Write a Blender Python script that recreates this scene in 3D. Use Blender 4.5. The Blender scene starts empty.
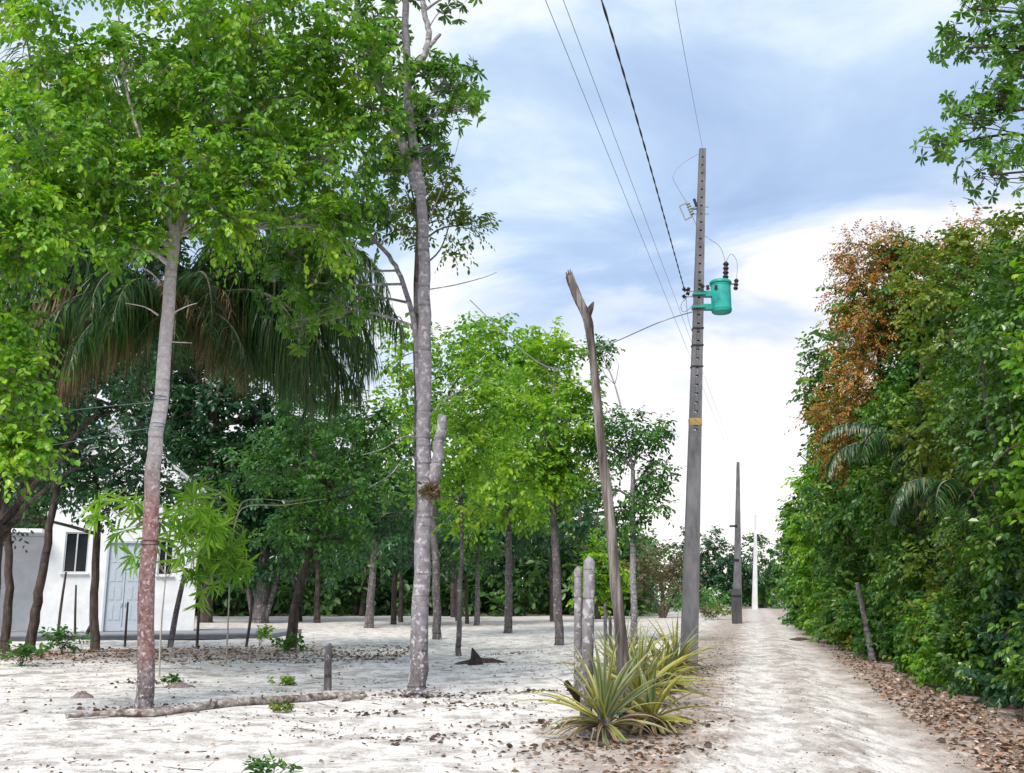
import bpy, math, random
import numpy as np
from mathutils import Vector

# ------------------------------------------------------------------ camera, sky, sun, exposure
F = 1000.0; CX, CY, HOR = 512.0, 386.5, 595.0; CAMH = 1.6
TH = math.atan((HOR-CY)/F)
scn = bpy.context.scene; col = scn.collection
cd = bpy.data.cameras.new('camera'); cam = bpy.data.objects.new('camera', cd); col.objects.link(cam)
cd.sensor_width = 36; cd.lens = 36*F/1024; cd.clip_end = 4000; cd.clip_start = .1
cam.location = (0, 0, CAMH); cam.rotation_euler = (math.pi/2+TH, 0, 0); scn.camera = cam

SUN_EL, SUN_AZ = 50, 205      # azimuth from +Y clockwise (degrees)
EXPO = 0.85
w = bpy.data.worlds.new('World'); scn.world = w; w.use_nodes = True
nt = w.node_tree; nt.nodes.clear()
def N(t, typ, **kw):
    n = t.nodes.new(typ)
    for k, v in kw.items():
        if k.startswith('i_'):
            s = k[2:]; s = int(s) if s.isdigit() else s.replace('_', ' ')
            n.inputs[s].default_value = v
        else: setattr(n, k, v)
    return n
def MATH(t, op, a, b=None, c=None, clamp=False):
    n = t.nodes.new('ShaderNodeMath'); n.operation = op; n.use_clamp = clamp
    for i, v in enumerate((a, b, c)):
        if v is None: continue
        if isinstance(v, (int, float)): n.inputs[i].default_value = v
        else: t.links.new(v, n.inputs[i])
    return n.outputs[0]
def RAMP(t, fac, stops, interp='LINEAR'):
    n = t.nodes.new('ShaderNodeValToRGB'); cr = n.color_ramp; cr.interpolation = interp
    while len(cr.elements) > 1: cr.elements.remove(cr.elements[-1])
    cr.elements[0].position = stops[0][0]
    c = stops[0][1]; cr.elements[0].color = (*c, 1) if len(c) == 3 else c
    for p, c in stops[1:]:
        e = cr.elements.new(p); e.color = (*c, 1)
    t.links.new(fac, n.inputs[0]); return n.outputs[0]
def MIXC(t, fac, a, b, mode='MIX'):
    n = t.nodes.new('ShaderNodeMix'); n.data_type = 'RGBA'; n.blend_type = mode
    for i, v in ((0, fac), (6, a), (7, b)):
        if isinstance(v, (int, float)): n.inputs[i].default_value = v
        elif isinstance(v, tuple): n.inputs[i].default_value = (*v, 1)
        else: t.links.new(v, n.inputs[i])
    return n.outputs[2]
sky = N(nt, 'ShaderNodeTexSky', sky_type='NISHITA', sun_disc=False, sun_elevation=math.radians(SUN_EL), sun_rotation=math.radians(SUN_AZ))
tc = N(nt, 'ShaderNodeTexCoord'); sep = N(nt, 'ShaderNodeSeparateXYZ'); nt.links.new(tc.outputs['Generated'], sep.inputs[0])
zz = MATH(nt, 'ADD', MATH(nt, 'MAXIMUM', sep.outputs[2], 0.0), .22)
cmb = N(nt, 'ShaderNodeCombineXYZ'); nt.links.new(MATH(nt, 'DIVIDE', sep.outputs[0], zz), cmb.inputs[0])
nt.links.new(MATH(nt, 'DIVIDE', sep.outputs[1], zz), cmb.inputs[1])
mp = N(nt, 'ShaderNodeMapping'); mp.inputs['Location'].default_value = (3.1, 1.35, 0); mp.inputs['Scale'].default_value = (.9, 1.25, 1)
nt.links.new(cmb.outputs[0], mp.inputs[0])
ns = N(nt, 'ShaderNodeTexNoise', i_Scale=1.9, i_Detail=8.0, i_Roughness=.55, i_Distortion=.5); nt.links.new(mp.outputs[0], ns.inputs['Vector'])
ns2 = N(nt, 'ShaderNodeTexNoise', i_Scale=.7, i_Detail=3.0); nt.links.new(mp.outputs[0], ns2.inputs['Vector'])
cl = MATH(nt, 'ADD', MATH(nt, 'MULTIPLY', ns.outputs[0], .7), MATH(nt, 'MULTIPLY', ns2.outputs[0], .3))
K = 3.2
ccol = RAMP(nt, cl, [(.34, (.41, .54, .80)), (.43, (.50, .655, .91)), (.50, (.63, .785, .98)), (.545, (.80, .93, 1.02)), (.59, (1.0, 1.04, 1.04))])
vsc = N(nt, 'ShaderNodeVectorMath', operation='SCALE'); vsc.inputs['Scale'].default_value = K*1.6; nt.links.new(ccol, vsc.inputs[0])
# bright white cloud deck low over the horizon
hz = MATH(nt, 'ADD', sep.outputs[2], MATH(nt, 'MULTIPLY', MATH(nt, 'SUBTRACT', cl, .5), -.85))
hz = MATH(nt, 'ADD', hz, MATH(nt, 'MULTIPLY', MATH(nt, 'MAXIMUM', sep.outputs[0], -.2), -.26))
hm = RAMP(nt, hz, [(.12, (1, 1, 1)), (.20, (.75, .75, .75)), (.275, (.3, .3, .3)), (.36, (0, 0, 0))], 'EASE')
hc = MIXC(nt, hm, vsc.outputs[0], (1.16*K*1.6, 1.08*K*1.6, 1.07*K*1.6))
fin = MIXC(nt, .86, sky.outputs[0], hc)
bg = N(nt, 'ShaderNodeBackground', i_Strength=.115); nt.links.new(fin, bg.inputs[0])
wo = N(nt, 'ShaderNodeOutputWorld'); nt.links.new(bg.outputs[0], wo.inputs[0])

sl = bpy.data.lights.new('sun', 'SUN'); sl.energy = 2.4; sl.angle = math.radians(26); sl.color = (1, .93, .83)
so = bpy.data.objects.new('sun', sl); col.objects.link(so)
az, el = math.radians(SUN_AZ), math.radians(SUN_EL)
sd = Vector((math.sin(az)*math.cos(el), math.cos(az)*math.cos(el), math.sin(el)))
so.rotation_euler = sd.to_track_quat('Z', 'Y').to_euler()
scn.view_settings.view_transform = 'Standard'; scn.view_settings.look = 'None'
scn.view_settings.exposure = EXPO; scn.view_settings.gamma = 1; scn.view_settings.use_curve_mapping = False
scn.render.engine = 'CYCLES'
cy = scn.cycles; cy.max_bounces = 6; cy.diffuse_bounces = 4; cy.transmission_bounces = 4; cy.glossy_bounces = 2; cy.transparent_max_bounces = 4
cy.sample_clamp_indirect = 6; cy.use_denoising = True

# ------------------------------------------------------------------ placing
FW = np.array((0, math.cos(TH), math.sin(TH))); UP = np.array((0, -math.sin(TH), math.cos(TH)))
def ray(px, py): return np.array((1, 0, 0))*(px-CX)/F + UP*(CY-py)/F + FW
def at(px, py, Y):
    d = ray(px, py); return np.array((0, 0, CAMH)) + d*(Y/d[1])
def sm(a, b, x):
    t = np.clip((x-a)/(b-a), 0, 1); return t*t*(3-2*t)
def hgt(x, y):
    x = np.asarray(x, float); y = np.asarray(y, float)
    h = .035*np.sin(.55*x+1.3*np.sin(.31*y)) + .03*np.sin(.83*y+1.7+np.sin(.4*x)) + .016*np.sin(2.1*x+1.1*y) + .013*np.sin(1.7*x-2.9*y+1) + .007*np.sin(5.3*x+2*np.sin(3.1*y))+.006*np.sin(6.7*y+3*np.sin(2.3*x))
    u = x-pathx(y)
    h = h*(.12+.88*sm(1.2, 2.6, np.abs(u))) - .05*np.exp(-((np.abs(u)-.8)/.35)**2) + .03*np.exp(-(u/.4)**2)
    return h*(1-sm(55, 90, np.hypot(x, y)))
def pathx(y):
    y = np.asarray(y, float); return .235*y+.8 - .0012*np.clip(y-70, 0, 60)**2*.6
def ground(px, py):
    d = ray(px, py); return np.array((0, 0, CAMH)) + d*(CAMH/-d[2])
def onground(x, y): return np.array((x, y, float(hgt(x, y))))
def gp(px, py):
    g = ground(px, py); return onground(g[0], g[1])

# ------------------------------------------------------------------ mesh helpers
class MB:
    def __init__(s): s.v = []; s.f = []; s.n = 0; s.a = []; s.mi = []
    def add(s, V, Fs, val=0.0, mi=0):
        V = np.asarray(V, float).reshape(-1, 3)
        if not isinstance(Fs, list): Fs = [Fs]
        for f in Fs:
            f = np.asarray(f, int)
            if f.ndim == 1: f = f[None]
            s.f.append(f+s.n); s.mi.append(np.full(len(f), mi))
        s.v.append(V); s.n += len(V)
        s.a.append(np.broadcast_to(np.asarray(val, float), (len(V),)).copy())
    def build(s, name, mats, parent=None, origin=None, smooth=False, uattr='v'):
        V = np.concatenate(s.v); o = np.zeros(3) if origin is None else np.asarray(origin, float)
        me = bpy.data.meshes.new(name)
        me.vertices.add(len(V)); me.vertices.foreach_set('co', (V-o).astype(np.float32).ravel())
        tot = np.concatenate([np.full(len(f), f.shape[1]) for f in s.f]); loops = np.concatenate([f.ravel() for f in s.f])
        me.loops.add(len(loops)); me.loops.foreach_set('vertex_index', loops.astype(np.int32))
        me.polygons.add(len(tot)); st = np.concatenate([[0], np.cumsum(tot)[:-1]]).astype(np.int32)
        me.polygons.foreach_set('loop_start', st)
        me.polygons.foreach_set('material_index', np.concatenate(s.mi).astype(np.int32))
        me.polygons.foreach_set('use_smooth', np.full(len(tot), bool(smooth)))
        me.update(calc_edges=True); me.validate()
        at_ = me.attributes.new(uattr, 'FLOAT', 'POINT'); at_.data.foreach_set('value', np.concatenate(s.a).astype(np.float32))
        for m in (mats if isinstance(mats, (list, tuple)) else [mats]): me.materials.append(m)
        ob = bpy.data.objects.new(name, me); col.objects.link(ob)
        if parent is not None: ob.parent = parent
        else: ob.location = o
        if smooth and hasattr(me, 'set_sharp_from_angle'): me.set_sharp_from_angle(angle=math.radians(50))
        return ob
    def tube(s, pts, rad, sides=8, val=0.0, mi=0, rough=0.0, rng=None, cap=True):
        pts = np.asarray(pts, float); n = len(pts); rad = np.broadcast_to(np.asarray(rad, float), (n,))
        T = np.gradient(pts, axis=0); T /= np.linalg.norm(T, axis=1)[:, None]+1e-9
        u = np.cross(T[0], (0, 1, 0.01)); u /= np.linalg.norm(u)+1e-9
        ang = np.arange(sides)*2*math.pi/sides; V = []
        ph = rng.uniform(0, 6.28, 3) if rng is not None else (0, 0, 0)
        for i in range(n):
            u = u-T[i]*np.dot(u, T[i]); u /= np.linalg.norm(u)+1e-9; b = np.cross(T[i], u)
            r = rad[i]*(1+rough*(np.sin(2*ang+ph[0]+i*.25)*.5+np.sin(3*ang+ph[1]+i*.6)*.5)) if rough else rad[i]*np.ones(sides)
            if rough and rng is not None: r = r*(1+rng.normal(0, rough*.25, sides))
            V.append(pts[i]+np.outer(r*np.cos(ang), u)+np.outer(r*np.sin(ang), b))
        V = np.concatenate(V); k = np.arange(sides); k2 = (k+1) % sides; Fq = []
        for i in range(n-1):
            a = i*sides; Fq.append(np.stack([a+k, a+k2, a+sides+k2, a+sides+k], 1))
        Fs = [np.concatenate(Fq)]
        if cap: Fs += [np.arange(sides)[::-1][None], (np.arange(sides)+(n-1)*sides)[None]]
        s.add(V, Fs, val, mi)
    def box(s, c, size, rz=0, val=0, mi=0, lean=(0, 0), bev=0):
        c = np.asarray(c, float); hx, hy, hz_ = np.asarray(size)/2
        P = np.array([(sx*hx, sy*hy, sz*hz_) for sz in (-1, 1) for sy in (-1, 1) for sx in (-1, 1)])
        ca, sa = math.cos(rz), math.sin(rz); P = np.stack([P[:, 0]*ca-P[:, 1]*sa, P[:, 0]*sa+P[:, 1]*ca, P[:, 2]], 1)
        s.add(P+c, np.array([(0, 2, 3, 1), (4, 5, 7, 6), (0, 1, 5, 4), (2, 6, 7, 3), (0, 4, 6, 2), (1, 3, 7, 5)]), val, mi)
    def prism(s, poly, z0, z1, val=0, mi=0):
        n = len(poly); V = [(x, y, z0) for x, y in poly]+[(x, y, z1) for x, y in poly]
        k = np.arange(n); s.add(V, [np.stack([k, (k+1) % n, (k+1) % n+n, k+n], 1), k[::-1][None], (k+n)[None]], val, mi)
def smooth_poly(P, R, m):
    P = np.asarray(P, float); R = np.asarray(R, float); t = np.arange(len(P)); tt = np.linspace(0, len(P)-1, m)
    Q = []
    for x in tt:                                   # catmull-rom
        i = min(int(x), len(P)-2); f = x-i
        p0, p1, p2, p3 = P[max(i-1, 0)], P[i], P[i+1], P[min(i+2, len(P)-1)]
        Q.append(.5*((2*p1)+(p2-p0)*f+(2*p0-5*p1+4*p2-p3)*f*f+(3*p1-p0-3*p2+p3)*f**3))
    return np.array(Q), np.interp(tt, t, R)
def nrm(a): return a/(np.linalg.norm(a, axis=-1, keepdims=True)+1e-9)
def add_leaves(mb, P, D, Nn, L, W, V, a=.85, b=1.0, fold=.25, droop=.1, mi=0):
    D = nrm(D); B = nrm(np.cross(Nn, D)); Nn = np.cross(D, B); L = L[:, None]; W = W[:, None]
    p0 = P; tip = P+D*L-Nn*L*droop
    def side(sg):
        return (P+D*L*.28+sg*B*W*a+Nn*W*fold, P+D*L*.68+sg*B*W*b+Nn*W*fold-Nn*L*droop*.4)
    l1, l2 = side(1); r1, r2 = side(-1)
    n = len(P); X = np.stack([p0, l1, l2, tip, r2, r1], 1).reshape(-1, 3)
    k = np.arange(n)[:, None]*6
    mb.add(X, np.concatenate([k+np.array([0, 1, 2, 3]), k+np.array([0, 3, 4, 5])]), np.repeat(V, 6), mi)
def sprays(mb, rng, C, out, tint, nt_=6, tl=.4, m=7, L=.1, W=.03, up=.2, droop=.3, a=.85, b=1.0, outw=.6, leafdroop=.35, twigs=None, kind='alt', spread=.25, vr=.5, fold=.25, mi=0):
    k = len(C)
    c = np.repeat(C, nt_, 0); o = np.repeat(out, nt_, 0); tv = np.repeat(tint, nt_)
    d = nrm(o*outw+rng.normal(0, .55, c.shape)+np.array((0, 0, up)))
    s0 = c+rng.normal(0, spread*tl, c.shape); n0 = nrm(np.array((0, 0, 1.))+rng.normal(0, .35, c.shape))
    tls = tl*rng.uniform(.6, 1.25, len(c))
    if twigs is not None:
        for i in range(0, len(c), twigs[1]):
            e = s0[i]+d[i]*tls[i]*.95; e[2] -= droop*tls[i]*.9; mid = s0[i]+d[i]*tls[i]*.5; mid[2] -= droop*tls[i]*.25
            twigs[0].tube([c[i]-d[i]*tls[i]*.15, mid, e], [twigs[2], twigs[2]*.8, twigs[2]*.35], 3, cap=False)
    Ps, Ds, Ns, Ls, Vs = [], [], [], [], []
    if kind == 'alt':
        for j in range(m):
            s = (j+.8)/m; sg = 1 if j % 2 else -1
            p = s0+d*(tls*s)[:, None]; p[:, 2] -= droop*tls*s*s
            dd = d.copy(); dd[:, 2] -= 2*droop*s; dd = nrm(dd); bb = nrm(np.cross(dd, n0))
            last = j == m-1
            ld = nrm(dd*(.55 if not last else 1)+bb*sg*(.8 if not last else .1)+rng.normal(0, .22, c.shape)-np.array((0, 0, leafdroop)))
            Ps.append(p); Ds.append(ld); Ns.append(nrm(n0+rng.normal(0, .3, c.shape)+dd*.2)); Ls.append(L*rng.uniform(.65, 1.2, len(c))*(1-.25*abs(s-.5)))
            Vs.append(tv*(1-vr)+vr*rng.uniform(0, 1, len(c)))
    else:
        p = s0+d*tls[:, None]; p[:, 2] -= droop*tls; ref = nrm(np.cross(d, n0)); r2 = np.cross(d, ref)
        for ring, cnt in ((0, m), (1, max(2, m//2))):
            for j in range(cnt):
                ph = 6.283*(j+rng.uniform(-.25, .25, len(c)))/cnt+ring
                rad = ref*np.cos(ph)[:, None]+r2*np.sin(ph)[:, None]
                ld = nrm(d*(.25 if ring == 0 else .8)+rad+rng.normal(0, .12, c.shape)-np.array((0, 0, leafdroop)))
                Ps.append(p+d*.01*ring); Ds.append(ld); Ns.append(nrm(d-ld*np.sum(d*ld, 1)[:, None]+rng.normal(0, .12, c.shape)))
                Ls.append(L*rng.uniform(.75, 1.15, len(c))*(1 if ring == 0 else .7)); Vs.append(tv*(1-vr)+vr*rng.uniform(0, 1, len(c)))
    P = np.concatenate(Ps); Lc = np.concatenate(Ls)
    add_leaves(mb, P, np.concatenate(Ds), np.concatenate(Ns), Lc, Lc*(W/L)*rng.uniform(.85, 1.15, len(P)), np.concatenate(Vs), a, b, fold, mi=mi)

# ------------------------------------------------------------------ materials
def newmat(name):
    m = bpy.data.materials.new(name); m.use_nodes = True; t = m.node_tree; t.nodes.clear()
    out = N(t, 'ShaderNodeOutputMaterial'); return m, t, out
def leafmat(name, stops, trans=.35, rough=.42, spec=.5, tcol=(1.25, 1.35, .55)):
    m, t, out = newmat(name)
    a = N(t, 'ShaderNodeAttribute', attribute_name='v'); c = RAMP(t, a.outputs['Fac'], stops)
    p = N(t, 'ShaderNodeBsdfPrincipled', i_Roughness=rough); p.inputs['Specular IOR Level'].default_value = spec
    t.links.new(c, p.inputs['Base Color'])
    tr = N(t, 'ShaderNodeBsdfTranslucent'); t.links.new(MIXC(t, 1.0, c, tcol, 'MULTIPLY'), tr.inputs[0])
    mx = N(t, 'ShaderNodeMixShader', i_0=trans); t.links.new(p.outputs[0], mx.inputs[1]); t.links.new(tr.outputs[0], mx.inputs[2])
    t.links.new(mx.outputs[0], out.inputs[0]); return m
def barkmat(name, stops, scale=6, stretch=(1, 1, .25), ringscale=0, ringamt=.3, patch=None, zramp=None, bump=.5, rough=.85):
    m, t, out = newmat(name); tcn = N(t, 'ShaderNodeTexCoord')
    mp = N(t, 'ShaderNodeMapping'); mp.inputs['Scale'].default_value = stretch; t.links.new(tcn.outputs['Object'], mp.inputs[0])
    n1 = N(t, 'ShaderNodeTexNoise', i_Scale=scale, i_Detail=6.0, i_Roughness=.65); t.links.new(mp.outputs[0], n1.inputs['Vector'])
    c = RAMP(t, n1.outputs[0], stops); hgtv = n1.outputs[0]
    sp = N(t, 'ShaderNodeSeparateXYZ'); t.links.new(tcn.outputs['Object'], sp.inputs[0])
    if zramp:
        zf = MATH(t, 'ADD', MATH(t, 'MULTIPLY', sp.outputs[2], .1), MATH(t, 'MULTIPLY', MATH(t, 'SUBTRACT', n1.outputs[0], .5), .06))
        c = MIXC(t, .5, c, RAMP(t, zf, zramp))
    if patch:
        n2 = N(t, 'ShaderNodeTexNoise', i_Scale=patch[0], i_Detail=4.0, i_Roughness=.6); mp2 = N(t, 'ShaderNodeMapping'); mp2.inputs['Scale'].default_value = (1, 1, 1.0)
        t.links.new(tcn.outputs['Object'], mp2.inputs[0]); t.links.new(mp2.outputs[0], n2.inputs['Vector'])
        c = MIXC(t, RAMP(t, n2.outputs[0], [(patch[1], (0, 0, 0)), (patch[1]+.06, (1, 1, 1))]), c, patch[2])
    if ringscale:
        mpr = N(t, 'ShaderNodeMapping'); mpr.inputs['Scale'].default_value = (.6, .6, ringscale); t.links.new(tcn.outputs['Object'], mpr.inputs[0])
        n3 = N(t, 'ShaderNodeTexNoise', i_Scale=1.0, i_Detail=2.0, i_Roughness=.5); t.links.new(mpr.outputs[0], n3.inputs['Vector'])
        rm = RAMP(t, n3.outputs[0], [(.36, (0, 0, 0)), (.42, (1, 1, 1)), (.6, (1, 1, 1)), (.66, (.4, .4, .4))])
        c = MIXC(t, ringamt, c, MIXC(t, 1.0, c, rm, 'MULTIPLY')); 
        hgtv = MATH(t, 'ADD', hgtv, MATH(t, 'MULTIPLY', rm, .25))
    p = N(t, 'ShaderNodeBsdfPrincipled', i_Roughness=rough); p.inputs['Specular IOR Level'].default_value = .2; t.links.new(c, p.inputs['Base Color'])
    bp = N(t, 'ShaderNodeBump', i_Strength=bump, i_Distance=.02); t.links.new(hgtv, bp.inputs['Height']); t.links.new(bp.outputs[0], p.inputs['Normal'])
    t.links.new(p.outputs[0], out.inputs[0]); return m
def plain(name, color, rough=.6, metal=0, noise=.15, scale=8, spec=.4, bump=0.0, stretch=(1, 1, 1)):
    m, t, out = newmat(name); tcn = N(t, 'ShaderNodeTexCoord'); mp = N(t, 'ShaderNodeMapping'); mp.inputs['Scale'].default_value = stretch
    t.links.new(tcn.outputs['Object'], mp.inputs[0])
    n1 = N(t, 'ShaderNodeTexNoise', i_Scale=scale, i_Detail=6.0, i_Roughness=.65); t.links.new(mp.outputs[0], n1.inputs['Vector'])
    d = tuple(x*(1-noise*1.6) for x in color); l = tuple(min(1, x*(1+noise)) for x in color)
    c = RAMP(t, n1.outputs[0], [(.3, d), (.65, l)])
    p = N(t, 'ShaderNodeBsdfPrincipled', i_Roughness=rough, i_Metallic=metal); p.inputs['Specular IOR Level'].default_value = spec
    t.links.new(c, p.inputs['Base Color'])
    if bump:
        bp = N(t, 'ShaderNodeBump', i_Strength=bump, i_Distance=.01); t.links.new(n1.outputs[0], bp.inputs['Height']); t.links.new(bp.outputs[0], p.inputs['Normal'])
    t.links.new(p.outputs[0], out.inputs[0]); return m
def attrmat(name, stops, rough=.8, trans=0):
    return leafmat(name, stops, trans, rough, .2, (1.1, 1.0, .8))

LM = {}
LM['bright'] = leafmat('bright_leaf', [(0, (.028, .10, .014)), (.28, (.085, .24, .016)), (.62, (.18, .38, .02)), (.9, (.33, .50, .03)), (.97, (.42, .48, .05)), (1, (.35, .22, .05))], .42)
LM['lime'] = leafmat('lime_leaf', [(0, (.03, .105, .015)), (.3, (.11, .27, .02)), (.7, (.25, .44, .025)), (1, (.42, .55, .04))], .45)
LM['mid'] = leafmat('mid_leaf', [(0, (.025, .095, .022)), (.5, (.05, .165, .025)), (.85, (.10, .25, .03)), (1, (.17, .32, .05))], .36)
LM['dark'] = leafmat('dark_leaf', [(0, (.014, .055, .028)), (.5, (.025, .09, .035)), (.85, (.05, .14, .045)), (1, (.10, .21, .08))], .3, .33, .6)
LM['bank'] = leafmat('hedge_leaf', [(0, (.02, .07, .015)), (.35, (.06, .16, .02)), (.7, (.13, .25, .026)), (.92, (.23, .36, .04)), (1, (.32, .36, .06))], .34, .34, .6)
LM['glossy'] = leafmat('glossy_leaf', [(0, (.02, .07, .015)), (.45, (.06, .155, .02)), (.8, (.13, .26, .03)), (1, (.24, .36, .05))], .3, .3, .7)
LM['whorl'] = leafmat('whorl_leaf', [(0, (.03, .10, .018)), (.5, (.09, .23, .025)), (.85, (.19, .36, .035)), (1, (.26, .38, .06))], .38, .35, .6)
LM['sapling'] = leafmat('sapling_leaf', [(0, (.07, .20, .02)), (.5, (.18, .38, .03)), (1, (.38, .55, .07))], .42)
LM['orange'] = leafmat('rust_leaf', [(0, (.06, .13, .014)), (.24, (.17, .24, .02)), (.38, (.34, .17, .035)), (.62, (.50, .20, .045)), (.78, (.56, .30, .06)), (.86, (.30, .32, .04)), (1, (.20, .34, .03))], .35, tcol=(1.2, 1, .6))
LM['brown'] = leafmat('thin_brown_leaf', [(0, (.08, .09, .04)), (.5, (.15, .13, .06)), (1, (.22, .19, .08))], .3, tcol=(1.1, 1, .7))
LM['yellow'] = leafmat('olive_leaf', [(0, (.05, .12, .015)), (.5, (.13, .2, .02)), (.85, (.25, .29, .04)), (1, (.42, .30, .08))], .4)
LM['palm'] = leafmat('palm_leaf', [(0, (.014, .05, .02)), (.6, (.035, .10, .03)), (.9, (.08, .15, .04)), (1, (.20, .18, .08))], .3, .35, .6)
LM['palmdead'] = leafmat('dry_palm_leaf', [(0, (.10, .07, .04)), (.6, (.22, .16, .09)), (1, (.36, .29, .18))], .2, .7, .2, (1.1, 1, .8))
BK = {}
BK['rust'] = barkmat('reddish_bark', [(.36, (.10, .075, .075)), (.5, (.27, .22, .225)), (.64, (.50, .46, .48))], 15, (1, 1, .8), 8, .3, (20, .57, (.60, .56, .57)),
    [(0, (.10, .09, .10)), (.05, (.15, .12, .12)), (.075, (.33, .12, .10)), (.27, (.40, .15, .13)), (.33, (.48, .38, .38)), (.38, (.72, .69, .73)), (.66, (.66, .63, .67)), (.8, (.25, .2, .18))], .6)
BK['lichen'] = barkmat('lichen_bark', [(.3, (.06, .05, .055)), (.45, (.19, .175, .19)), (.65, (.33, .315, .35))], 12, (1, 1, .7), 9, .38, (11, .55, (.44, .43, .46)), [(0, (.05, .042, .045)), (.07, (.10, .09, .095)), (.14, (.24, .225, .25)), (1, (.30, .285, .32))], .9)
BK['grey'] = barkmat('grey_bark', [(.3, (.06, .05, .05)), (.5, (.13, .115, .12)), (.7, (.23, .21, .22))], 9, (1, 1, .35), 6, .5, (9, .60, (.40, .38, .4)), None, .6)
BK['dark'] = barkmat('dark_bark', [(.3, (.03, .025, .022)), (.5, (.07, .055, .05)), (.7, (.13, .105, .09))], 9, (1, 1, .3), 5, .4, None, None, .6)
BK['dead'] = barkmat('weathered_wood', [(.34, (.035, .028, .027)), (.5, (.13, .11, .105)), (.66, (.34, .31, .30))], 13, (1, 1, .08), 0, 0, (2.0, .62, (.14, .09, .08)), None, .9)
BK['limb'] = barkmat('limb_bark', [(.3, (.10, .085, .07)), (.6, (.24, .21, .18))], 9, (1, 1, 1), 0, 0, None, None, .4)
BK['pale'] = barkmat('pale_twig_bark', [(.3, (.25, .22, .18)), (.6, (.45, .42, .36))], 9, (1, 1, 1), 0, 0, None, None, .3)

def empty(name, loc, label, cat, group=None, rz=0):
    o = bpy.data.objects.new(name, None); col.objects.link(o); o.location = tuple(loc); o.rotation_euler = (0, 0, rz)
    o['label'] = label; o['category'] = cat
    if group: o['group'] = group
    return o
def tag(o, label, cat, group=None):
    o['label'] = label; o['category'] = cat
    if group: o['group'] = group
    return o

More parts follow.
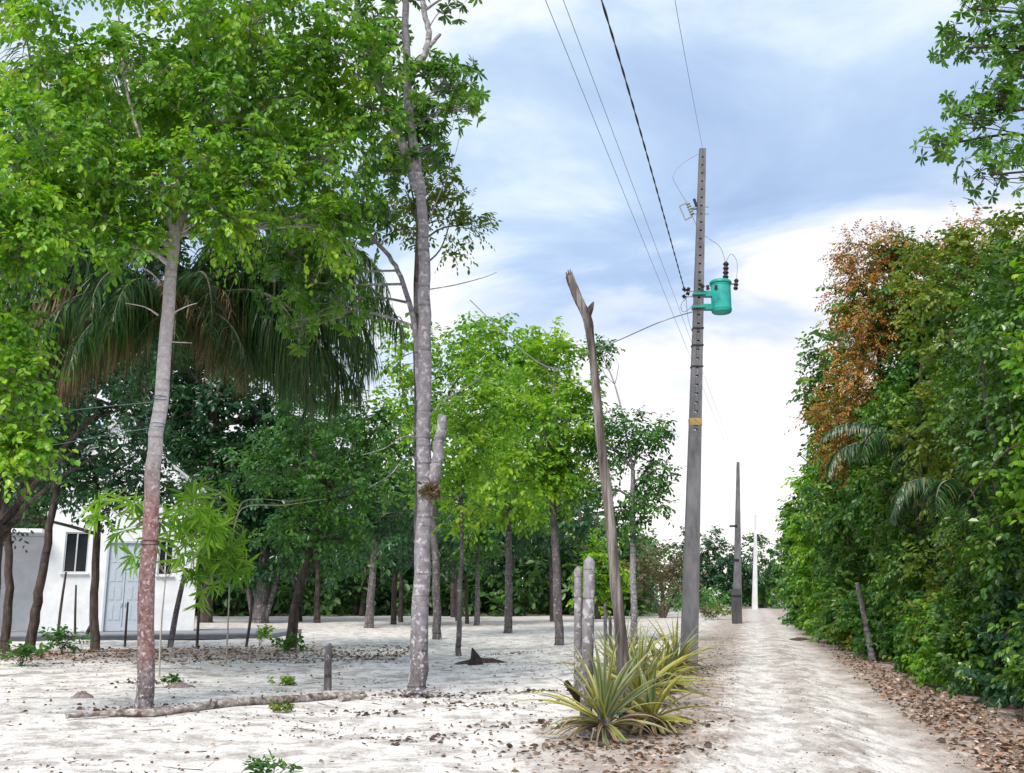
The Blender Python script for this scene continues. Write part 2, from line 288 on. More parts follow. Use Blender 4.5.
#@@STRUCT
# ------------------------------------------------------------------ ground and track
def sandmat(name, path=False):
    m, t, out = newmat(name); tcn = N(t, 'ShaderNodeTexCoord'); P = tcn.outputs['Object']
    sp = N(t, 'ShaderNodeSeparateXYZ'); t.links.new(P, sp.inputs[0])
    def noise(sc, det=5.0, rough=.6, stretch=None):
        v = P
        if stretch:
            mp = N(t, 'ShaderNodeMapping'); mp.inputs['Scale'].default_value = stretch; t.links.new(P, mp.inputs[0]); v = mp.outputs[0]
        n = N(t, 'ShaderNodeTexNoise', i_Scale=sc, i_Detail=det, i_Roughness=rough); t.links.new(v, n.inputs['Vector']); return n.outputs[0]
    u = MATH(t, 'SUBTRACT', sp.outputs[0], MATH(t, 'ADD', MATH(t, 'MULTIPLY', sp.outputs[1], .235), .8))
    nA = noise(.55); nB = noise(3.6, 11.0, .76, (1.7, .5, 1) if path else None); nC = noise(26, 7.0, .78); nD = noise(1.6, 9.0, .7, (1.3, .55, 1) if path else (1, 1, 1))
    c = RAMP(t, nB, [(.30, (.36, .325, .30)), (.41, (.58, .545, .52)), (.50, (.76, .73, .705)), (.60, (.86, .835, .815))])
    # grey organic film and brown humus patches
    grey = MATH(t, 'MULTIPLY', RAMP(t, nD, [(.48, (0, 0, 0)), (.58, (1, 1, 1))]), RAMP(t, nC, [(.36, (.15, .15, .15)), (.56, (1, 1, 1))]))
    c = MIXC(t, MATH(t, 'MULTIPLY', grey, .7), c, (.20, .165, .15))
    spk = RAMP(t, noise(38, 6.0, .75), [(.54, (0, 0, 0)), (.60, (1, 1, 1))])
    c = MIXC(t, MATH(t, 'MULTIPLY', spk, .6), c, (.17, .135, .11))
    uu = MATH(t, 'ADD', u, MATH(t, 'MULTIPLY', MATH(t, 'SUBTRACT', nA, .5), 1.6))
    uu = MATH(t, 'ADD', uu, MATH(t, 'MULTIPLY', MATH(t, 'SUBTRACT', nB, .5), 1.4))
    uf = MATH(t, 'DIVIDE', MATH(t, 'ADD', uu, 6.0), 14.0)          # -6..8 m to 0..1
    g = lambda x: (x, x, x); q = lambda m_: (m_+6)/14
    band = RAMP(t, uf, [(q(-3.6), g(0)), (q(-2.6), g(.75)), (q(-1.6), g(.85)), (q(-1.1), g(.2)), (q(-.6), g(.0)), (q(-.1), g(.5)), (q(.35), g(.1)), (q(.8), g(.3)), (q(1.2), g(.85)), (q(1.9), g(1)), (q(7.5), g(1))])
    bc = RAMP(t, nB, [(.32, (.11, .075, .055)), (.5, (.25, .18, .14)), (.64, (.48, .40, .35))])
    bl = MATH(t, 'MULTIPLY', band, RAMP(t, nC, [(.25, g(.55)), (.6, g(1))]))
    c = MIXC(t, bl, c, bc)
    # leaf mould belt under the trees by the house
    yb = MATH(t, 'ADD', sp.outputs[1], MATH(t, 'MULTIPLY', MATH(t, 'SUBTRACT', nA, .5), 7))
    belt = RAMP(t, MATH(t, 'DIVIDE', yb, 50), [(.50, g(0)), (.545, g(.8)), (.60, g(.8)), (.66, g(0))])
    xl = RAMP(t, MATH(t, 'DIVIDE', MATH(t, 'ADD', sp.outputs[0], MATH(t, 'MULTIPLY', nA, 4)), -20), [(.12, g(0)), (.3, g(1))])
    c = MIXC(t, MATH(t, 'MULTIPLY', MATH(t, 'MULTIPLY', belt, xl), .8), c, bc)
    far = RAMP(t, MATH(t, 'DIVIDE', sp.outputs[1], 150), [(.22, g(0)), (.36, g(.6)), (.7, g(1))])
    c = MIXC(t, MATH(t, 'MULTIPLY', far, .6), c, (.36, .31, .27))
    p = N(t, 'ShaderNodeBsdfPrincipled', i_Roughness=.95); p.inputs['Specular IOR Level'].default_value = .1
    t.links.new(c, p.inputs['Base Color'])
    hh = MATH(t, 'ADD', MATH(t, 'MULTIPLY', nB, .5 if path else 1.0), MATH(t, 'MULTIPLY', nC, .8))
    bp = N(t, 'ShaderNodeBump', i_Strength=.6, i_Distance=.022); t.links.new(hh, bp.inputs['Height']); t.links.new(bp.outputs[0], p.inputs['Normal'])
    t.links.new(p.outputs[0], out.inputs[0]); return m
xs = np.concatenate([[-900, -500, -300, -180, -110, -75, -55], np.arange(-42, -14, .7), np.arange(-14, 16, .22), np.arange(16, 40, .8), [45, 60, 80, 120, 200, 350, 900]])
ys = np.concatenate([[-600, -250, -100, -40, -15, -4, 0, 3, 5], np.arange(6, 30, .22), np.arange(30, 70, .8), [75, 82, 90, 105, 130, 170, 250, 400, 700, 1500]])
X, Y = np.meshgrid(xs, ys); mb = MB(); ny, nx = X.shape
idx = np.arange(nx*ny).reshape(ny, nx)
mb.add(np.stack([X, Y, hgt(X, Y)], -1).reshape(-1, 3), np.stack([idx[:-1, :-1], idx[:-1, 1:], idx[1:, 1:], idx[1:, :-1]], -1).reshape(-1, 4))
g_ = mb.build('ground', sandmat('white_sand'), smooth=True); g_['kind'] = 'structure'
rng = np.random.default_rng(3)
ys = np.concatenate([np.arange(-6, 45, .25), np.arange(45, 118, 1.0)]); us = np.array([-1, -.93, -.8, -.62, -.45, -.3, -.15, 0, .15, .3, .45, .62, .8, .93, 1]); 
hl = 1.45+.18*np.sin(ys*.7)+.12*np.sin(ys*1.9+1)+rng.normal(0, .05, len(ys)); hr = 1.5+.18*np.sin(ys*.6+2)+.12*np.sin(ys*1.7)+rng.normal(0, .05, len(ys))
X = pathx(ys)[:, None]+np.where(np.abs(us[None]) < .9, us[None]*1.38, np.where(us[None] < 0, us[None]*hl[:, None]-.05, us[None]*hr[:, None]+.05)); Y = np.repeat(ys[:, None], len(us), 1)
lift = np.where(np.abs(us) > .99, -.02, np.where(np.abs(us) > .9, .012, .035))[None]
far_l = np.where(ys > 50, .02, 0)[:, None]
mb = MB(); ny, nx = X.shape; idx = np.arange(nx*ny).reshape(ny, nx)
mb.add(np.stack([X, Y, hgt(X, Y)+lift+far_l*(lift > 0)], -1).reshape(-1, 3), np.stack([idx[:-1, :-1], idx[:-1, 1:], idx[1:, 1:], idx[1:, :-1]], -1).reshape(-1, 4))
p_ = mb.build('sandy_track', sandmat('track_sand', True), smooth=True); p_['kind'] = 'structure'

# ------------------------------------------------------------------ house
WALL = plain('white_render_wall', (.76, .78, .81), .8, noise=.09, scale=1.6, bump=.15)
SLABM = plain('grey_concrete_slab', (.24, .25, .28), .8, noise=.12, scale=3, bump=.2)
SLABD = plain('dark_slab_edge', (.09, .10, .11), .8, noise=.2, scale=3)
DOORM = plain('pale_grey_door_paint', (.46, .52, .60), .45, noise=.05)
GLASS = plain('dark_window_glass', (.01, .015, .018), .12, noise=.1, spec=.35)
FRAMEM = plain('window_frame_metal', (.5, .52, .55), .4, noise=.05)
ROOFM = plain('roof_tile', (.50, .50, .52), .8, noise=.3, scale=12, stretch=(1, 6, 1))
HY = 40.0
def hx(px, Y=HY): return (px-CX)/F*Y*1.0*math.cos(TH)/math.cos(TH)
def Xat(px, py, Y): return at(px, py, Y)[0]
def Zat(py, Y): return at(CX, py, Y)[2]
x0, x1 = Xat(46, 600, HY), Xat(192, 600, HY); zb = .22
house = empty('white_house', ((x0+x1)/2, HY, 0), 'white gabled house with dark windows and pale grey double door behind left trees', 'house')
ho = np.array(((x0+x1)/2, HY, 0))
def hpart(mb, name, m, parent=None, smooth=False): return mb.build(name, m, parent or house, ho if parent is None else ho, smooth)
wx0, wx1 = Xat(69, 550, HY), Xat(91, 550, HY); wz0, wz1 = Zat(573, HY), Zat(533, HY)
dx0, dx1 = Xat(107, 590, HY), Xat(141, 590, HY); dz1 = Zat(543, HY)
vx0, vx1 = Xat(157, 550, HY), Xat(171, 550, HY); vz0, vz1 = Zat(575, HY), Zat(540, HY)
zt = Zat(488, HY); ap = Zat(424, HY); ax = Xat(118, 430, HY)
mb = MB(); T = .2
def wseg(a, b, z0, z1): mb.box(((a+b)/2, HY+T/2, (z0+z1)/2), (b-a, T, z1-z0))
wseg(x0, wx0, zb, zt); wseg(wx0, wx1, zb, wz0); wseg(wx0, wx1, wz1, zt); wseg(wx1, dx0, zb, zt); wseg(dx0, dx1, dz1, zt)
wseg(dx1, vx0, zb, zt); wseg(vx0, vx1, zb, vz0); wseg(vx0, vx1, vz1, zt); wseg(vx1, x1, zb, zt)
mb.box((x0+T/2, HY+T+2.4, (zb+zt)/2), (T, 4.8, zt-zb)); mb.box((x1-T/2, HY+T+2.4, (zb+zt)/2), (T, 4.8, zt-zb)); mb.box(((x0+x1)/2, HY+T+4.9, (zb+zt)/2), (x1-x0-2*T-.01, T, zt-zb))
# gable triangle
V = [(x0, HY, zt), (x1, HY, zt), (ax, HY, ap), (x0, HY+T, zt), (x1, HY+T, zt), (ax, HY+T, ap)]
mb.add(V, [np.array([[0, 1, 2], [5, 4, 3]]), np.array([[1, 4, 5, 2], [0, 2, 5, 3], [0, 3, 4, 1]])])
hpart(mb, 'wall', WALL)
mb = MB(); lx = x0-3.2; mb.box(((lx+x0)/2-.002, HY+2.2, (zb+3.9)/2), (x0-lx-.01, .2, 3.9-zb)); mb.box((lx+.1, HY+2.4, (zb+3.9)/2), (.2, 5.2, 3.9-zb)); mb.box(((lx+x0)/2, HY+2.1, 4.0), (x0-lx-.02, 5.9, .14))
w2 = hpart(mb, 'side_wing_wall', WALL)
mb = MB(); ov = .12
for sx, xe in ((-1, x0), (1, x1)):
    a = np.array((ax, 0, ap)); e = np.array((xe+sx*ov, 0, zt-.12)); nn = np.array((-(e-a)[2], 0, (e-a)[0])); nn = nn/np.linalg.norm(nn); nn *= np.sign(nn[2])
    P4 = [a+nn*.01, e+nn*.01, e+nn*.11, a+nn*.11]; V = [(p[0], HY-ov, p[2]) for p in P4]+[(p[0], HY+5.3, p[2]) for p in P4]
    mb.add(V, np.array([(0, 1, 2, 3), (7, 6, 5, 4), (0, 4, 5, 1), (1, 5, 6, 2), (2, 6, 7, 3), (3, 7, 4, 0)]))
hpart(mb, 'roof', ROOFM)
def window(a, b, z0, z1):
    mb = MB(); mb.box(((a+b)/2, HY+.1, (z0+z1)/2), (b-a, .02, z1-z0)); wn = hpart(mb, 'window', GLASS)
    f = MB(); q = .05
    f.box((a+q/2, HY+.06, (z0+z1)/2), (q, .06, z1-z0)); f.box((b-q/2, HY+.06, (z0+z1)/2), (q, .06, z1-z0)); f.box(((a+b)/2, HY+.06, z0+q/2), (b-a-2*q, .06, q)); f.box(((a+b)/2, HY+.06, z1-q/2), (b-a-2*q, .06, q)); f.box(((a+b)/2, HY+.062, (z0+z1)/2), (.05, .06, z1-z0-2*q))
    f.build('frame', FRAMEM, wn, np.zeros(3)) ; wn.children[0].location = -Vector(ho)
    s = MB(); s.box(((a+b)/2, HY-.03, z0-.03), (b-a+.16, .16, .05)); k = s.build('sill', WALL, wn, ho)
window(wx0, wx1, wz0, wz1); window(vx0, vx1, vz0, vz1)
dm = (dx0+dx1)/2
for a, b, s in ((dx0, dm, 1), (dm, dx1, -1)):
    d_ = MB(); d_.box(((a+b)/2, HY+.08, (zb+dz1)/2), (b-a-.02, .05, dz1-zb-.02))
    wdt = b-a
    for zc, hh_ in ((.62, .5), (1.25, .45), (1.85, .45), (2.5, .5)):
        zc = zb+(dz1-zb)*zc/2.9; hh_ *= (dz1-zb)/2.9
        for e in (-1, 1):
            d_.box(((a+b)/2+e*wdt*.2, HY+.05, zc), (wdt*.3, .02, hh_))
    dd = hpart(d_, 'door', DOORM)
    hd = MB(); hd.box((dm-s*.07, HY+.03, zb+1.02), (.03, .05, .14)); hd.build('handle', FRAMEM, dd, ho)
f = MB(); f.box((dx0-.03, HY-.012, (zb+dz1)/2+.04), (.08, .03, dz1-zb+.08)); f.box((dx1+.03, HY-.012, (zb+dz1)/2+.04), (.08, .03, dz1-zb+.08)); f.box((dm, HY-.012, dz1+.04), (dx1-dx0-.03, .03, .08)); hpart(f, 'door_frame', DOORM)
house.rotation_euler[2] = math.radians(17)
# floor slab / porch
mb = MB(); sx1 = Xat(238, 630, HY-3.2); mb.box(((lx-.4+sx1)/2, HY-.55, .11), (sx1-lx+.4, 5.3, .2)); sl_ = hpart(mb, 'floor_slab', SLABM)
mb = MB(); mb.box(((lx-.4+sx1)/2, HY-3.23, .085), (sx1-lx+.4, .05, .15)); hpart(mb, 'slab_edge', SLABD)
mb = MB(); a = Xat(214, 630, 41); b = Xat(279, 630, 41); mb.box(((a+b)/2+.6, 41.2, .08), (b-a-.6, 5.5, .2)); ob = mb.build('concrete_pad', SLABM, None, ((a+b)/2, 41.2, 0)); tag(ob, 'low blue grey concrete pad to the right of the white house porch', 'concrete pad')

# ------------------------------------------------------------------ utility poles
CONC = plain('weathered_concrete', (.15, .15, .165), .9, noise=.28, scale=5, bump=.5, stretch=(1, 1, .3))
CONCD = plain('dark_stained_concrete', (.075, .075, .08), .9, noise=.35, scale=4, bump=.5, stretch=(1, 1, .3))
CONCW = plain('pale_concrete', (.62, .63, .66), .9, noise=.12, scale=4, bump=.3, stretch=(1, 1, .3))
TEAL = plain('teal_enamel', (.02, .40, .36), .5, noise=.2, scale=3, spec=.5)
TEALD = plain('teal_enamel_edge', (.02, .30, .25), .45, noise=.2, scale=6)
PORC = plain('brown_porcelain', (.035, .022, .02), .2, noise=.2, spec=.7)
PORCG = plain('grey_polymer', (.30, .33, .33), .5, noise=.1)
STEEL = plain('galvanised_steel', (.32, .34, .35), .45, metal=.6, noise=.15)
BLACK = plain('black_cable', (.02, .02, .025), .5, noise=.1)
GREYW = plain('bare_aluminium_wire', (.20, .21, .24), .5, metal=.3, noise=.1)
YEL = plain('yellow_band_paint', (.34, .25, .09), .6, noise=.3, scale=15)
def pole(base, top, wb, wt, holes, label, mat, deep=.75, name='utility_pole', holefrom=.42):
    base = np.asarray(base, float); top = np.asarray(top, float); e = empty(name, base, label, 'utility pole', 'concrete poles beside the track')
    mb = MB(); H = top[2]-base[2]
    def sect(t): c = base+(top-base)*t; return c, wb+(wt-wb)*t
    def slab(t0, t1, xa, xb, ya, yb):
        V = []
        for t in (t0, t1):
            c, wd = sect(t)
            for (sx, sy) in ((xa, ya), (xb, ya), (xb, yb), (xa, yb)): V.append(c+np.array((sx*wd/2, sy*wd/2*deep, 0)))
        mb.add(V, np.array([(3, 2, 1, 0), (4, 5, 6, 7), (0, 1, 5, 4), (1, 2, 6, 5), (2, 3, 7, 6), (3, 0, 4, 7)]))
    nseg = 14
    if holes:
        for i in range(6): slab(holefrom*i/6, holefrom*(i+1)/6, -1, 1, -1, 1)
        for i in range(nseg):
            t0 = holefrom+(1-holefrom)*i/nseg; t1 = holefrom+(1-holefrom)*(i+1)/nseg
            slab(t0, t1, -1, -.30, -1, 1); slab(t0, t1, .30, 1, -1, 1)
        k = holes
        for i in range(k):
            t0 = holefrom+(1-holefrom)*i/k; t1 = t0+(1-holefrom)/k*.80
            slab(t0, t1 if i < k-1 else 1, -.299, .299, -.86, .86)
    else:
        for i in range(nseg): slab(i/nseg, (i+1)/nseg, -1, 1, -1, 1)
        slab(-.0, .995, -1.08, -.62, -1.12, -1.0)
        slab(-.0, .995, .62, 1.08, -1.12, -1.0)
    s = mb.build('shaft', mat, e, base)
    return e, sect
b1 = gp(688.5, 670); PT = at(702.5, 149, b1[1])
poleA, sectA = pole(b1-np.array((0, 0, .05)), PT, .36, .155, 34, 'tall tapering concrete pole carrying the teal transformer beside the agave clump', CONC)
def onpole(py):
    t = 0
    zt_ = at(CX, py, b1[1])[2]; t = (zt_-b1[2])/(PT[2]-b1[2]); c, wd = sectA(t); return c, wd
def band(py, mat, name, h, grow=.012):
    c, wd = onpole(py); m_ = MB(); m_.box(c, (wd+grow, wd*.75+grow, h)); return m_.build(name, mat, poleA, b1-np.array((0, 0, .05)))
band(421, YEL, 'yellow_band', .16)
for py in (328, 345, 366): band(py, BLACK, 'steel_strap', .03, .03)
for py in (207, 214): 
    c, wd = onpole(py); m_ = MB(); m_.tube([c+np.array((-wd/2-.12, -.02, 0)), c+np.array((wd/2+.1, -.02, 0))], .012, 6); m_.build('bolt', STEEL, poleA, b1-np.array((0, 0, .05)))
gx = gp(737, 623.5); pb, _ = pole(gx-np.array((0, 0, .05)), at(738, 462, gx[1]), .48, .15, 0, 'dark stained concrete pole between the track end and the tall pole', CONC, .7)
mb = MB(); hb = 3.0; 
mb.box(gx+np.array((0.005, 0, 0.95)), (.50, .38, 2.0)); mb.build('stained_foot', CONCD, pb, gx-np.array((0, 0, .05)))
for z in (1.55, 3.6, 5.55):
    mb = MB(); wd = .48-.34*z/9.3; mb.box(gx+np.array((.006*z, 0, z)), (wd+.1, wd*.7+.12, .1)); mb.build('steel_strap', BLACK, pb, gx-np.array((0, 0, .05)))
gx = gp(754.5, 610); pole(gx-np.array((0, 0, .05)), at(755.5, 515, gx[1]), .55, .2, 0, 'farthest pole, slim and nearly white, at the end of the track', CONCW, .7)
far1 = gp(737, 623.5); far1top = at(738, 464, far1[1])
# ---- transformer
cB, wdB = onpole(296); ty = b1[1]-.02
def P1(px, py, dy=0): return at(px, py, ty+dy)
tc0, tc1 = P1(721.7, 313), P1(722, 281)
R_ = 10.6/F*ty
e = empty('pole_transformer', tc0, 'teal cylindrical transformer clamped near the top of the tall concrete pole', 'transformer')
mb = MB(); H = tc1[2]-tc0[2]
prof = [(0, R_*.86), (.02, R_*.95), (.05, R_*.97), (H*.3, R_*.97), (H*.8, R_*.97), (H*.9, R_*.97)]
mb.tube([tc0+np.array((0, 0, z)) for z, r in prof], [r for z, r in prof], 32); body = mb.build('tank', TEAL, e, tc0, True)
mb = MB(); mb.tube([tc0+np.array((0, 0, z)) for z in (H*.905, H*.96, H*1.0, H*1.03)], [R_*1.07, R_*1.08, R_*.95, R_*.4], 32); mb.build('lid', TEALD, e, tc0, True)
for fz in (.1, .86):
    mb = MB(); mb.tube([tc0+np.array((0, 0, H*fz-.015)), tc0+np.array((0, 0, H*fz+.015))], R_*1.0, 32); mb.build('rim_band', TEALD, body, np.zeros(3)); body.children[-1].location = -Vector(tc0)
for py in (294, 307):
    c, wd = onpole(py); mb = MB(); a = c+np.array((wd/2+.0, 0, 0)); b = P1(713, py)
    mb.box((a+b)/2, (b[0]-a[0]+.06, .16, .13)); mb.box(c+np.array((0, -.005, 0)), (wd+.06, wd*.75+.08, .06)); mb.build('bracket', TEALD, e, tc0)
def bushing(a, b, r, n, mat, name, par, org):
    a = np.asarray(a); b = np.asarray(b); m_ = MB(); pts = []; rr = []
    for i in range(n*2+1): pts.append(a+(b-a)*i/(n*2)); rr.append(r if i % 2 else r*.55)
    m_.tube(pts, rr, 12); return m_.build(name, mat, par, org)
bushing(P1(725.5, 279), P1(726, 262), .075, 4, PORC, 'high_voltage_bushing', e, tc0)
bushing(P1(704, 287, -.12), P1(698.5, 283, -.2), .05, 2, PORC, 'low_voltage_bushing', e, tc0)
bushing(P1(708, 290, -.3), P1(707.5, 285, -.36), .05, 2, PORC, 'low_voltage_bushing', e, tc0)
bushing(P1(716, 290, -.34), P1(716, 285, -.42), .05, 2, PORC, 'low_voltage_bushing', e, tc0)
bushing(P1(735.5, 290, -.05), P1(736.5, 279, -.05), .06, 3, PORC, 'surge_arrester', e, tc0)
mb = MB(); mb.box(P1(734, 284), (.12, .05, .03)); mb.build('arrester_arm', STEEL, e, tc0)
# ---- fuse cutout
cc, wd = onpole(210); co = P1(687, 211)
e = empty('fuse_cutout', co, 'small grey fuse cutout frame hanging off the upper pole', 'fuse cutout')
q = lambda px, py, dy=0: P1(px, py, dy-.02)
mb = MB(); mb.tube([q(679.5, 206), q(685.5, 220)], .02, 6); mb.build('fuse_tube', PORCG, e, co)
bushing(q(687.5, 203), q(692.5, 215), .06, 5, PORCG, 'insulator_body', e, co)
for a_, b_ in ((q(679.5, 206), q(688, 202)), (q(685.5, 220), q(692.5, 216))): mb = MB(); mb.tube([a_, b_], .018, 6); mb.build('end_clamp', STEEL, e, co)
mb = MB(); mb.tube([q(690, 209), q(697, 209, .02)], .018, 6); mb.tube([q(694, 199), q(696.5, 206)], .035, 6); mb.build('bracket', BLACK, e, co)
# ---- rack insulators
c, wd = onpole(291); ri = P1(685, 291)
e = empty('rack_insulator', ri, 'cluster of dark spool insulators on the left side of the tall pole', 'insulator')
mb = MB(); mb.tube([c+np.array((-wd/2, 0, .0)), P1(682, 290)], .014, 6); mb.tube([c+np.array((-wd/2, 0, -.12)), P1(684, 297)], .01, 6); mb.build('bracket', STEEL, e, ri)
for (a, b) in (((683, 288), (686, 291)), ((687, 288.5), (690, 289.5)), ((686, 293), (689.5, 294)), ((683, 295), (685, 298))):
    bushing(P1(*a, -.05), P1(*b, -.05), .055, 2, PORC, 'spool', e, ri)
# ---- wires
def wire(name, pts, r, mat, label, sag=0, m=24, twist=False, cat='wire', group=None):
    pts = [np.asarray(p, float) for p in pts]; mb = MB()
    if len(pts) == 2:
        t = np.linspace(0, 1, m)[:, None]; Q = pts[0]*(1-t)+pts[1]*t; Q[:, 2] -= (4*sag*t*(1-t))[:, 0]
    else: Q, _ = smooth_poly(pts, np.ones(len(pts)), m)
    if twist:
        L = np.concatenate([[0], np.cumsum(np.linalg.norm(np.diff(Q, axis=0), axis=1))]); s = np.arange(0, L[-1], .09)
        Qi = np.stack([np.interp(s, L, Q[:, i]) for i in range(3)], 1)
        for ph in (0, math.pi):
            A = s*2*math.pi/1.0+ph; o = np.stack([np.cos(A), np.zeros_like(A), np.sin(A)], 1)*r*.9
            mb.tube(Qi+o, r, 5)
    else: mb.tube(Q, r, 5)
    ob = mb.build(name, mat, None, pts[0]); tag(ob, label, cat, group)
    return ob
wt = PT+np.array((0, 0, .03))
wire('power_line', [wt, at(675, 0, 12.5), at(668, -80, 11)], .0045, GREYW, 'thin high wire running up from the top of the tall pole', m=30)
ins = P1(684.5, 290)
# behind-camera directions: wires come from overhead
wire('power_cable', [at(598, -12, 9.2), at(640, 130, 13), ins], .008, BLACK, 'black twisted service cable coming down to the pole insulators', m=80, twist=True)
third = gp(754.5, 610); third_top = at(755.5, 516, third[1])
wire('power_line', [at(543, -6, 12), third_top+np.array((-.1, -.1, 0))], .0055, GREYW, 'leftmost of the two thin wires passing left of the tall pole', m=60)
wire('power_line', [at(561, -6, 12.5), third_top+np.array((.12, -.1, .02))], .0055, GREYW, 'right hand one of the two thin wires passing left of the tall pole', m=60)
c, wd = onpole(313)
wire('guy_wire', [c+np.array((-wd/2, 0, .05)), P1(660, 322, .4), at(602, 347, 22.5), at(545, 366, 25), at(470, 300, 27)], .014, GREYW, 'pale wire running from below the transformer left into the trees', m=40)
wire('jumper_wire', [PT+np.array((-.05, 0, -.1)), P1(683, 163), P1(673, 176), P1(678, 188), P1(687, 203)], .0065, GREYW, 'curved jumper wire from the pole top to the fuse cutout', m=30, cat='jumper wire')
wire('jumper_wire', [P1(692, 216), P1(700, 232, .1), P1(708, 238), P1(720, 247), P1(725.5, 262)], .0065, GREYW, 'jumper wire from the fuse cutout down to the transformer bushing', m=30, cat='jumper wire')
wire('jumper_wire', [P1(726, 262), P1(731, 254), P1(737, 262), P1(736.5, 279)], .0065, GREYW, 'short looped jumper wire from bushing to surge arrester', m=24, cat='jumper wire')
wire('jumper_wire', [P1(687, 297), P1(681, 305), P1(684, 312), P1(694, 303), P1(699, 284, -.2)], .008, GREYW, 'drooping jumper wire under the insulator cluster', m=30, cat='jumper wire')
wire('jumper_wire', [P1(686, 298), P1(688, 318), P1(693, 335, -.1)], .007, GREYW, 'straight dropper wire running down the left face of the pole', m=12, cat='jumper wire')

#@@TREES
# ------------------------------------------------------------------ tree builder
def lobe(px, py, Y, rx, n, rz=None, ry=None):
    return dict(c=at(px, py, Y), r=np.array((rx, ry or rx, rz or rx*.85)), n=n)
def tree(name, label, cat, base, trunks, lobes, mat, bark, seed, group=None, limb_r=.05, sides=8, sub=8, rough=.06, sp=None, gravity=0, tint=(0, 1), extra=None, bare=None, twig=True, shell=.45):
    rng = np.random.default_rng(seed); base = np.asarray(base, float)
    e = empty(name, base, label, cat, group); T = MB(); allp = []
    for pts, rad in trunks:
        m = max(6, len(pts)*4); Q, R = smooth_poly(pts, rad, m); 
        if m > 8: Q[1:-1] += rng.normal(0, .012, (m-2, 3))*np.minimum(1, R[1:-1]/.08)[:, None]
        T.tube(Q, R, sides, rough=rough, rng=rng); allp.append((Q, R))
    C = MB(); TW = T
    AP = np.concatenate([q for q, r in allp]); AR = np.concatenate([r for q, r in allp])
    for lb in lobes:
        c, r, n = lb['c'], lb['r'], lb['n']
        dirs = nrm(rng.normal(0, 1, (n, 3))); rr = rng.uniform(0, 1, n)**shell; K_ = c+dirs*r*rr[:, None]
        K_[:, 2] = np.maximum(K_[:, 2], .12)
        dd = np.linalg.norm(AP-c, axis=1)+np.maximum(0, AP[:, 2]-c[2]+.2)*1.5+np.where(AP[:, 2] < base[2]+.35*(c[2]-base[2]), 3, 0)
        i = int(np.argmin(dd)); a = AP[i]; lr = min(limb_r, AR[i]*.55)
        mid = (a+c)/2+rng.normal(0, .12, 3)*np.linalg.norm(c-a)*.4; mid[2] += .08*np.linalg.norm(c-a)
        Q, R = smooth_poly([a, mid, c], [lr, lr*.75, lr*.5], 8); T.tube(Q, R, 6, rough=rough, rng=rng, cap=False)
        for j in range(min(sub, n)):
            s = Q[rng.integers(3, 8)]; k = K_[j]; md = (s+k)/2+rng.normal(0, .1, 3)*np.linalg.norm(k-s)
            T.tube(smooth_poly([s, md, k], [lr*.4, lr*.28, lr*.12], 6)[0], np.linspace(lr*.42, lr*.12, 6), 4, cap=False)
        tv = rng.uniform(tint[0], tint[1], n); outv = nrm(dirs*r+np.array((0, 0, .15)))
        kw = dict(sp or {}); 
        if 'twigs' in kw: kw['twigs'] = (T, kw['twigs'][0], kw['twigs'][1])
        sprays(C, rng, K_, outv, tv, **kw)
    if bare:
        for pts, r in bare:
            Q, R = smooth_poly(pts, np.linspace(r, r*.3, len(pts)), 4*len(pts)); T.tube(Q, R, 5, rough=.1, rng=rng)
    if extra: extra(T, C, rng)
    T.build('trunk', bark, e, base, True)
    if C.n: C.build('crown', mat, e, base)
    return e
def tr(pxs, Y, r0, r1, base=None):
    """trunk polyline from pixel points at distance Y (first point on the ground)."""
    P = [at(x, y, Y+dy) for x, y, dy in [(p+(0,))[:3] if len(p) == 2 else p for p in pxs]]
    P[0] = onground(P[0][0], P[0][1])-np.array((0, 0, .06)); return (P, list(np.linspace(r0, r1, len(P))))

# ---- near tree A: reddish trunk
YA = gp(144, 712)[1]
def flare(t, k=1.35):
    P, R = t; P = [P[0], P[0]+(P[1]-P[0])*.04/(1)+np.array((0, 0, .12))]+P[1:]; R = [R[0]*k, R[0]]+R[1:]; return (P, R)
tA = flare(tr([(144, 712), (148, 600), (152, 480), (161, 400), (167, 320), (174, 235)], YA, .125, .083), 1.35)
tA2 = ([at(174, 240, YA), at(186, 205, YA), at(205, 165, YA+.3), (at(228, 110, YA+.8)), at(250, 40, YA+1.2), at(262, -40, YA+1.5)], [.08, .07, .06, .055, .04, .025])
tA3 = ([at(173, 240, YA), at(168, 205, YA-.2), at(150, 160, YA-.5), at(128, 95, YA-.6), at(118, 10, YA-.2)], [.07, .05, .035, .022, .012])
tA4 = ([at(176, 232, YA), at(176, 180, YA+.3), at(190, 90, YA+1), at(200, 0, YA+1.4)], [.07, .05, .04, .03])
spA = dict(nt_=8, tl=.42, m=8, L=.115, W=.036, droop=.35, up=.1, leafdroop=.6, a=1.0, b=.9, twigs=(2, .004), vr=.45)
